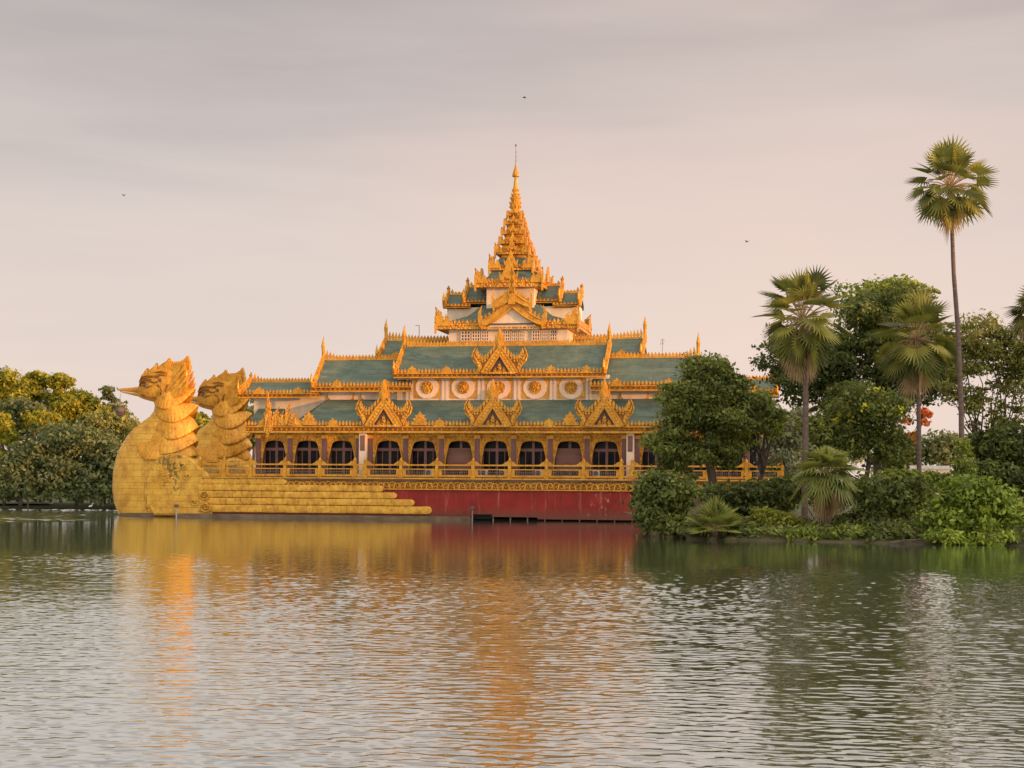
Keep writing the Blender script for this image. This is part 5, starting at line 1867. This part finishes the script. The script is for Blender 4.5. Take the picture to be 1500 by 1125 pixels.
bush('leafy_bush', [(1150, 782, 26, 12), (1122, 784, 18, 9)], 117, 'trailing plants at the waterline below the yellowish bush', 'leaf_dark', 3500, 0.14, 281, count=20, rel=0.42)
for i, (px, py, d, lab) in enumerate(((1052, 788, 119.5, 'bleached branch lying at the waterline under the spiky palm'), (1332, 797, 110.5, 'grey branch lying at the waterline left of the bright bush'))):
    p = at(px, py, d)
    dm = MB()
    limb(dm, (-1.3, 0, 0), (1.4, -0.3, 0.18), 0.09, 0.03, 40 + i)
    limb(dm, (0.2, -0.1, 0.08), (0.9, -0.7, 0.45), 0.05, 0.015, 50 + i)
    limb(dm, (-0.5, 0, 0.05), (-0.2, 0.5, 0.5), 0.05, 0.012, 60 + i)
    tag(dm.build('driftwood', M['bark'], loc=(p.x, p.y, WATER + 0.05)), lab, 'driftwood')
# weeds along the right bank's edge, beyond counting
gp = npr(77)
xs = gp.uniform(12, 70, 9000) + 0.8 * np.sin(gp.uniform(12, 70, 9000) * 1.7)
shore_x = [11.5, 12, 15, 22, 32, 45, 80]
shore_y = [-80, -82.5, -83, -87, -92, -94, -95]
ys = np.interp(xs, shore_x, shore_y) + gp.exponential(2.2, 9000) + 0.2
zs = WATER + 0.1 + np.minimum(1.0, (ys - np.interp(xs, shore_x, shore_y)) * 0.25) + gp.uniform(0, 0.55, 9000)
gc = leaf_mesh('ground_cover', np.stack([xs, ys, zs], 1), np.tile([0, -0.6, 0.6], (9000, 1)), 0.2, M['leaf_dark'], None, 78, 0.35)
tag(gc, 'low weeds and grass along the edge of the right bank', 'weeds', kind='stuff')
rk = []
for i, px in enumerate((1040, 1066, 1158)):
    p = at(px, 727, 0)
    x = (px - 750) / FPX * 118
    y = float(np.interp(x, shore_x, shore_y)) - 0.3
    mb = MB()
    r_ = random.Random(i)
    rings = []
    for t in range(1, 6):
        a = math.pi * t / 6
        rings.append([((0.42 + 0.1 * i) * math.sin(a) * math.cos(q) * r_.uniform(.8, 1.2), 0.45 * math.sin(a) * math.sin(q) * r_.uniform(.8, 1.2), 0.26 * math.cos(a)) for q in [2 * math.pi * k / 9 for k in range(9)]])
    mb.rings(rings)
    o = mb.build('shore_stone', M['earth'], loc=(x, y, WATER + 0.03))
    tag(o, 'brown stone half sunk at the water edge of the right bank', 'stone', 'stones along the right shore')

# far pale wall seen between the palm trunks
fw = empty('garden_wall', at(1366, 727, 190))
fw.location.z = 0.5
za = at(1366, 687, 190).z - 0.5
MB().box(-2.6, 2.2, 0, 0.5, 0, za).build('wall', M['pinkcream'], fw)
MB().box(-2.7, 2.3, -0.06, 0.56, za + 0.003, za + 0.38).build('coping', M['white'], fw)
tag(fw, 'far low pale wall seen between the two slim palm trunks', 'wall')

# --- far bank trees on the left
LB = 'trees on the far bank at left'
lt = [  # base px, d, ellipses, leaf material, leaves, label
    (14, 305, [(12, 570, 30, 34), (-14, 585, 30, 36), (25, 600, 26, 20)], 'leaf_sunlit', 5200, 'round topped golden tree at the left edge of the far bank'),
    (52, 310, [(54, 556, 19, 17), (48, 575, 22, 14)], 'leaf_sunlit', 2800, 'left one of the two ball topped trees rising above the far bank wood'),
    (90, 309, [(89, 559, 17, 16), (86, 580, 18, 14)], 'leaf_sunlit', 2600, 'right one of the two ball topped trees rising above the far bank wood'),
    (120, 303, [(122, 588, 22, 20), (100, 600, 26, 20), (140, 600, 18, 18)], 'leaf_sunlit', 4600, 'sunlit yellow tree just right of the ball topped trees on the far bank'),
    (160, 300, [(160, 572, 9, 8), (166, 585, 7, 6), (153, 582, 6, 6), (170, 598, 6, 6)], 'leaf_far', 900, 'thin sparse tree under the tip of the golden beak'),
    (25, 298, [(40, 600, 34, 18), (20, 612, 30, 18)], 'leaf_far', 5000, 'grey green tree below the round golden tree'),
    (60, 294, [(60, 618, 28, 16), (82, 628, 18, 10)], 'leaf_sunlit', 3800, 'bright golden yellow low tree in the middle of the far bank wood'),
    (152, 294, [(150, 622, 34, 20), (175, 628, 20, 16)], 'leaf_olive', 4200, 'olive tree close behind the golden bow'),
    (75, 318, [(70, 600, 62, 30), (20, 625, 44, 34), (110, 630, 50, 34)], 'leaf_far', 9000, 'shadowy tree filling the gaps behind the golden low tree on the far bank'),
    (165, 316, [(165, 606, 30, 20), (190, 640, 34, 34), (140, 640, 34, 34)], 'leaf_olive', 7000, 'olive tree in the back row between sparse tree and golden bow'),
    (6, 290, [(4, 622, 16, 26), (16, 640, 12, 24), (2, 668, 14, 18)], 'leaf_sunlit', 3000, 'orange tinted shrubby tree low at the left edge'),
    (112, 287, [(115, 644, 76, 22), (60, 668, 44, 30), (165, 672, 44, 30), (110, 690, 60, 30)], 'leaf_far', 12000, 'wide umbrella shaped dark tree along the far shore'),
    (30, 286, [(25, 690, 40, 30), (50, 715, 40, 20), (0, 715, 30, 22)], 'leaf_far', 7000, 'dark drooping tree by the water at far left'),
    (150, 285, [(150, 712, 40, 26), (180, 690, 30, 40), (105, 720, 32, 18)], 'leaf_far', 7500, 'dark dense tree at the water just left of the golden bow'),
    (205, 292, [(205, 650, 30, 26), (215, 690, 40, 40), (240, 640, 30, 20)], 'leaf_far', 5000, 'dark tree mostly hidden behind the front bird'),
    (290, 296, [(288, 612, 22, 18), (310, 640, 40, 34)], 'leaf_sunlit', 4000, 'brownish tree showing between the two golden birds'),
    (378, 294, [(376, 585, 12, 12), (372, 620, 18, 40), (384, 602, 10, 12)], 'leaf_far', 2600, 'dark twiggy tree in the gap between rear bird and palace'),
]
for i, (px, d, ells, lm, n, lab) in enumerate(lt):
    tree('bank_tree', (px, d, 0.5), ells, lab, 'tree', lm, int(n * 1.7), 0.36 if n > 1000 else 0.26, 300 + 7 * i, LB, count=max(16, n // 130), rel=0.34 if n > 1000 else 0.5, trunk_r=0.34 if n > 1000 else 0.16, limbs=7, shell=0.3)
# trees closing the view far behind the right bank
for i, (px, d, ells, lab) in enumerate([
        (1390, 262, [(1385, 660, 42, 32), (1420, 670, 30, 26)], 'far hazy green tree behind the tallest palm trunk'),
        (1470, 266, [(1470, 662, 46, 34), (1520, 655, 40, 40)], 'far hazy tree low at the right edge behind the bushes'),
        (1320, 264, [(1320, 668, 44, 30)], 'far grey green tree behind the flame red tree'),
        (1180, 258, [(1170, 660, 50, 36), (1225, 650, 40, 40)], 'far pale tree seen under the crown of the bushy palm'),
        (1110, 262, [(1090, 660, 40, 44), (1130, 690, 40, 34), (1150, 650, 20, 30)], 'far tree seen past the end of the palace terrace')]):
    tree('background_tree', (px, d, 0.6), ells, lab, 'tree', 'leaf_grey' if i % 2 else 'leaf_far', 4500, 0.34, 500 + 9 * i, 'trees far behind the right bank', count=30, rel=0.32, trunk_r=0.3, limbs=6)

# the wooded west shore outside the picture that keeps the low sun off the water
wl = npr(909)
nw = 24000
S2 = np.array([math.sin(SUN_AZ), -math.cos(SUN_AZ)])
T2 = np.array([math.cos(SUN_AZ), math.sin(SUN_AZ)])
tt = wl.uniform(-95, 75, nw)
dd = 205 + wl.uniform(0, 16, nw)
topz = 25.6 + 2.0 * np.sin(tt * 0.31) + 1.6 * np.sin(tt * 0.83 + 1.0) + 1.0 * np.sin(tt * 1.9)
zw = topz * wl.random(nw) ** 0.8
xy = S2[None, :] * dd[:, None] + T2[None, :] * tt[:, None]
wd = leaf_mesh('west_shore_wood', np.column_stack([xy, zw]), np.tile([S2[0], S2[1], 0.3], (nw, 1)), 0.95, M['leaf_deep'], None, 910, 0.7)
tag(wd, 'wood on the west shore beyond the right edge', 'wood', kind='stuff')


# woods carrying the far shore on to both sides of the view
for nm, x0, x1, yb, lab, sd in (('far_wood', 108, 330, 78, 'wood on the far shore beyond the right edge', 921), ('far_wood', -330, -112, 104, 'wood on the far shore beyond the left edge', 922)):
    r_ = npr(sd)
    k = 15000
    xx = r_.uniform(x0, x1, k)
    tz = 17 + 3.0 * np.sin(xx * 0.12) + 2.2 * np.sin(xx * 0.31 + 1.0) + 1.2 * np.sin(xx * 0.83)
    zz3 = 0.4 + tz * r_.random(k) ** 0.75
    yy = yb + r_.uniform(0, 14, k) + 3 * np.sin(xx * 0.4)
    tag(leaf_mesh(nm, np.column_stack([xx, yy, zz3]), np.tile([0, -0.7, 0.5], (k, 1)), 0.55, M['leaf_far'], None, sd, 0.6), lab, 'wood', kind='stuff')
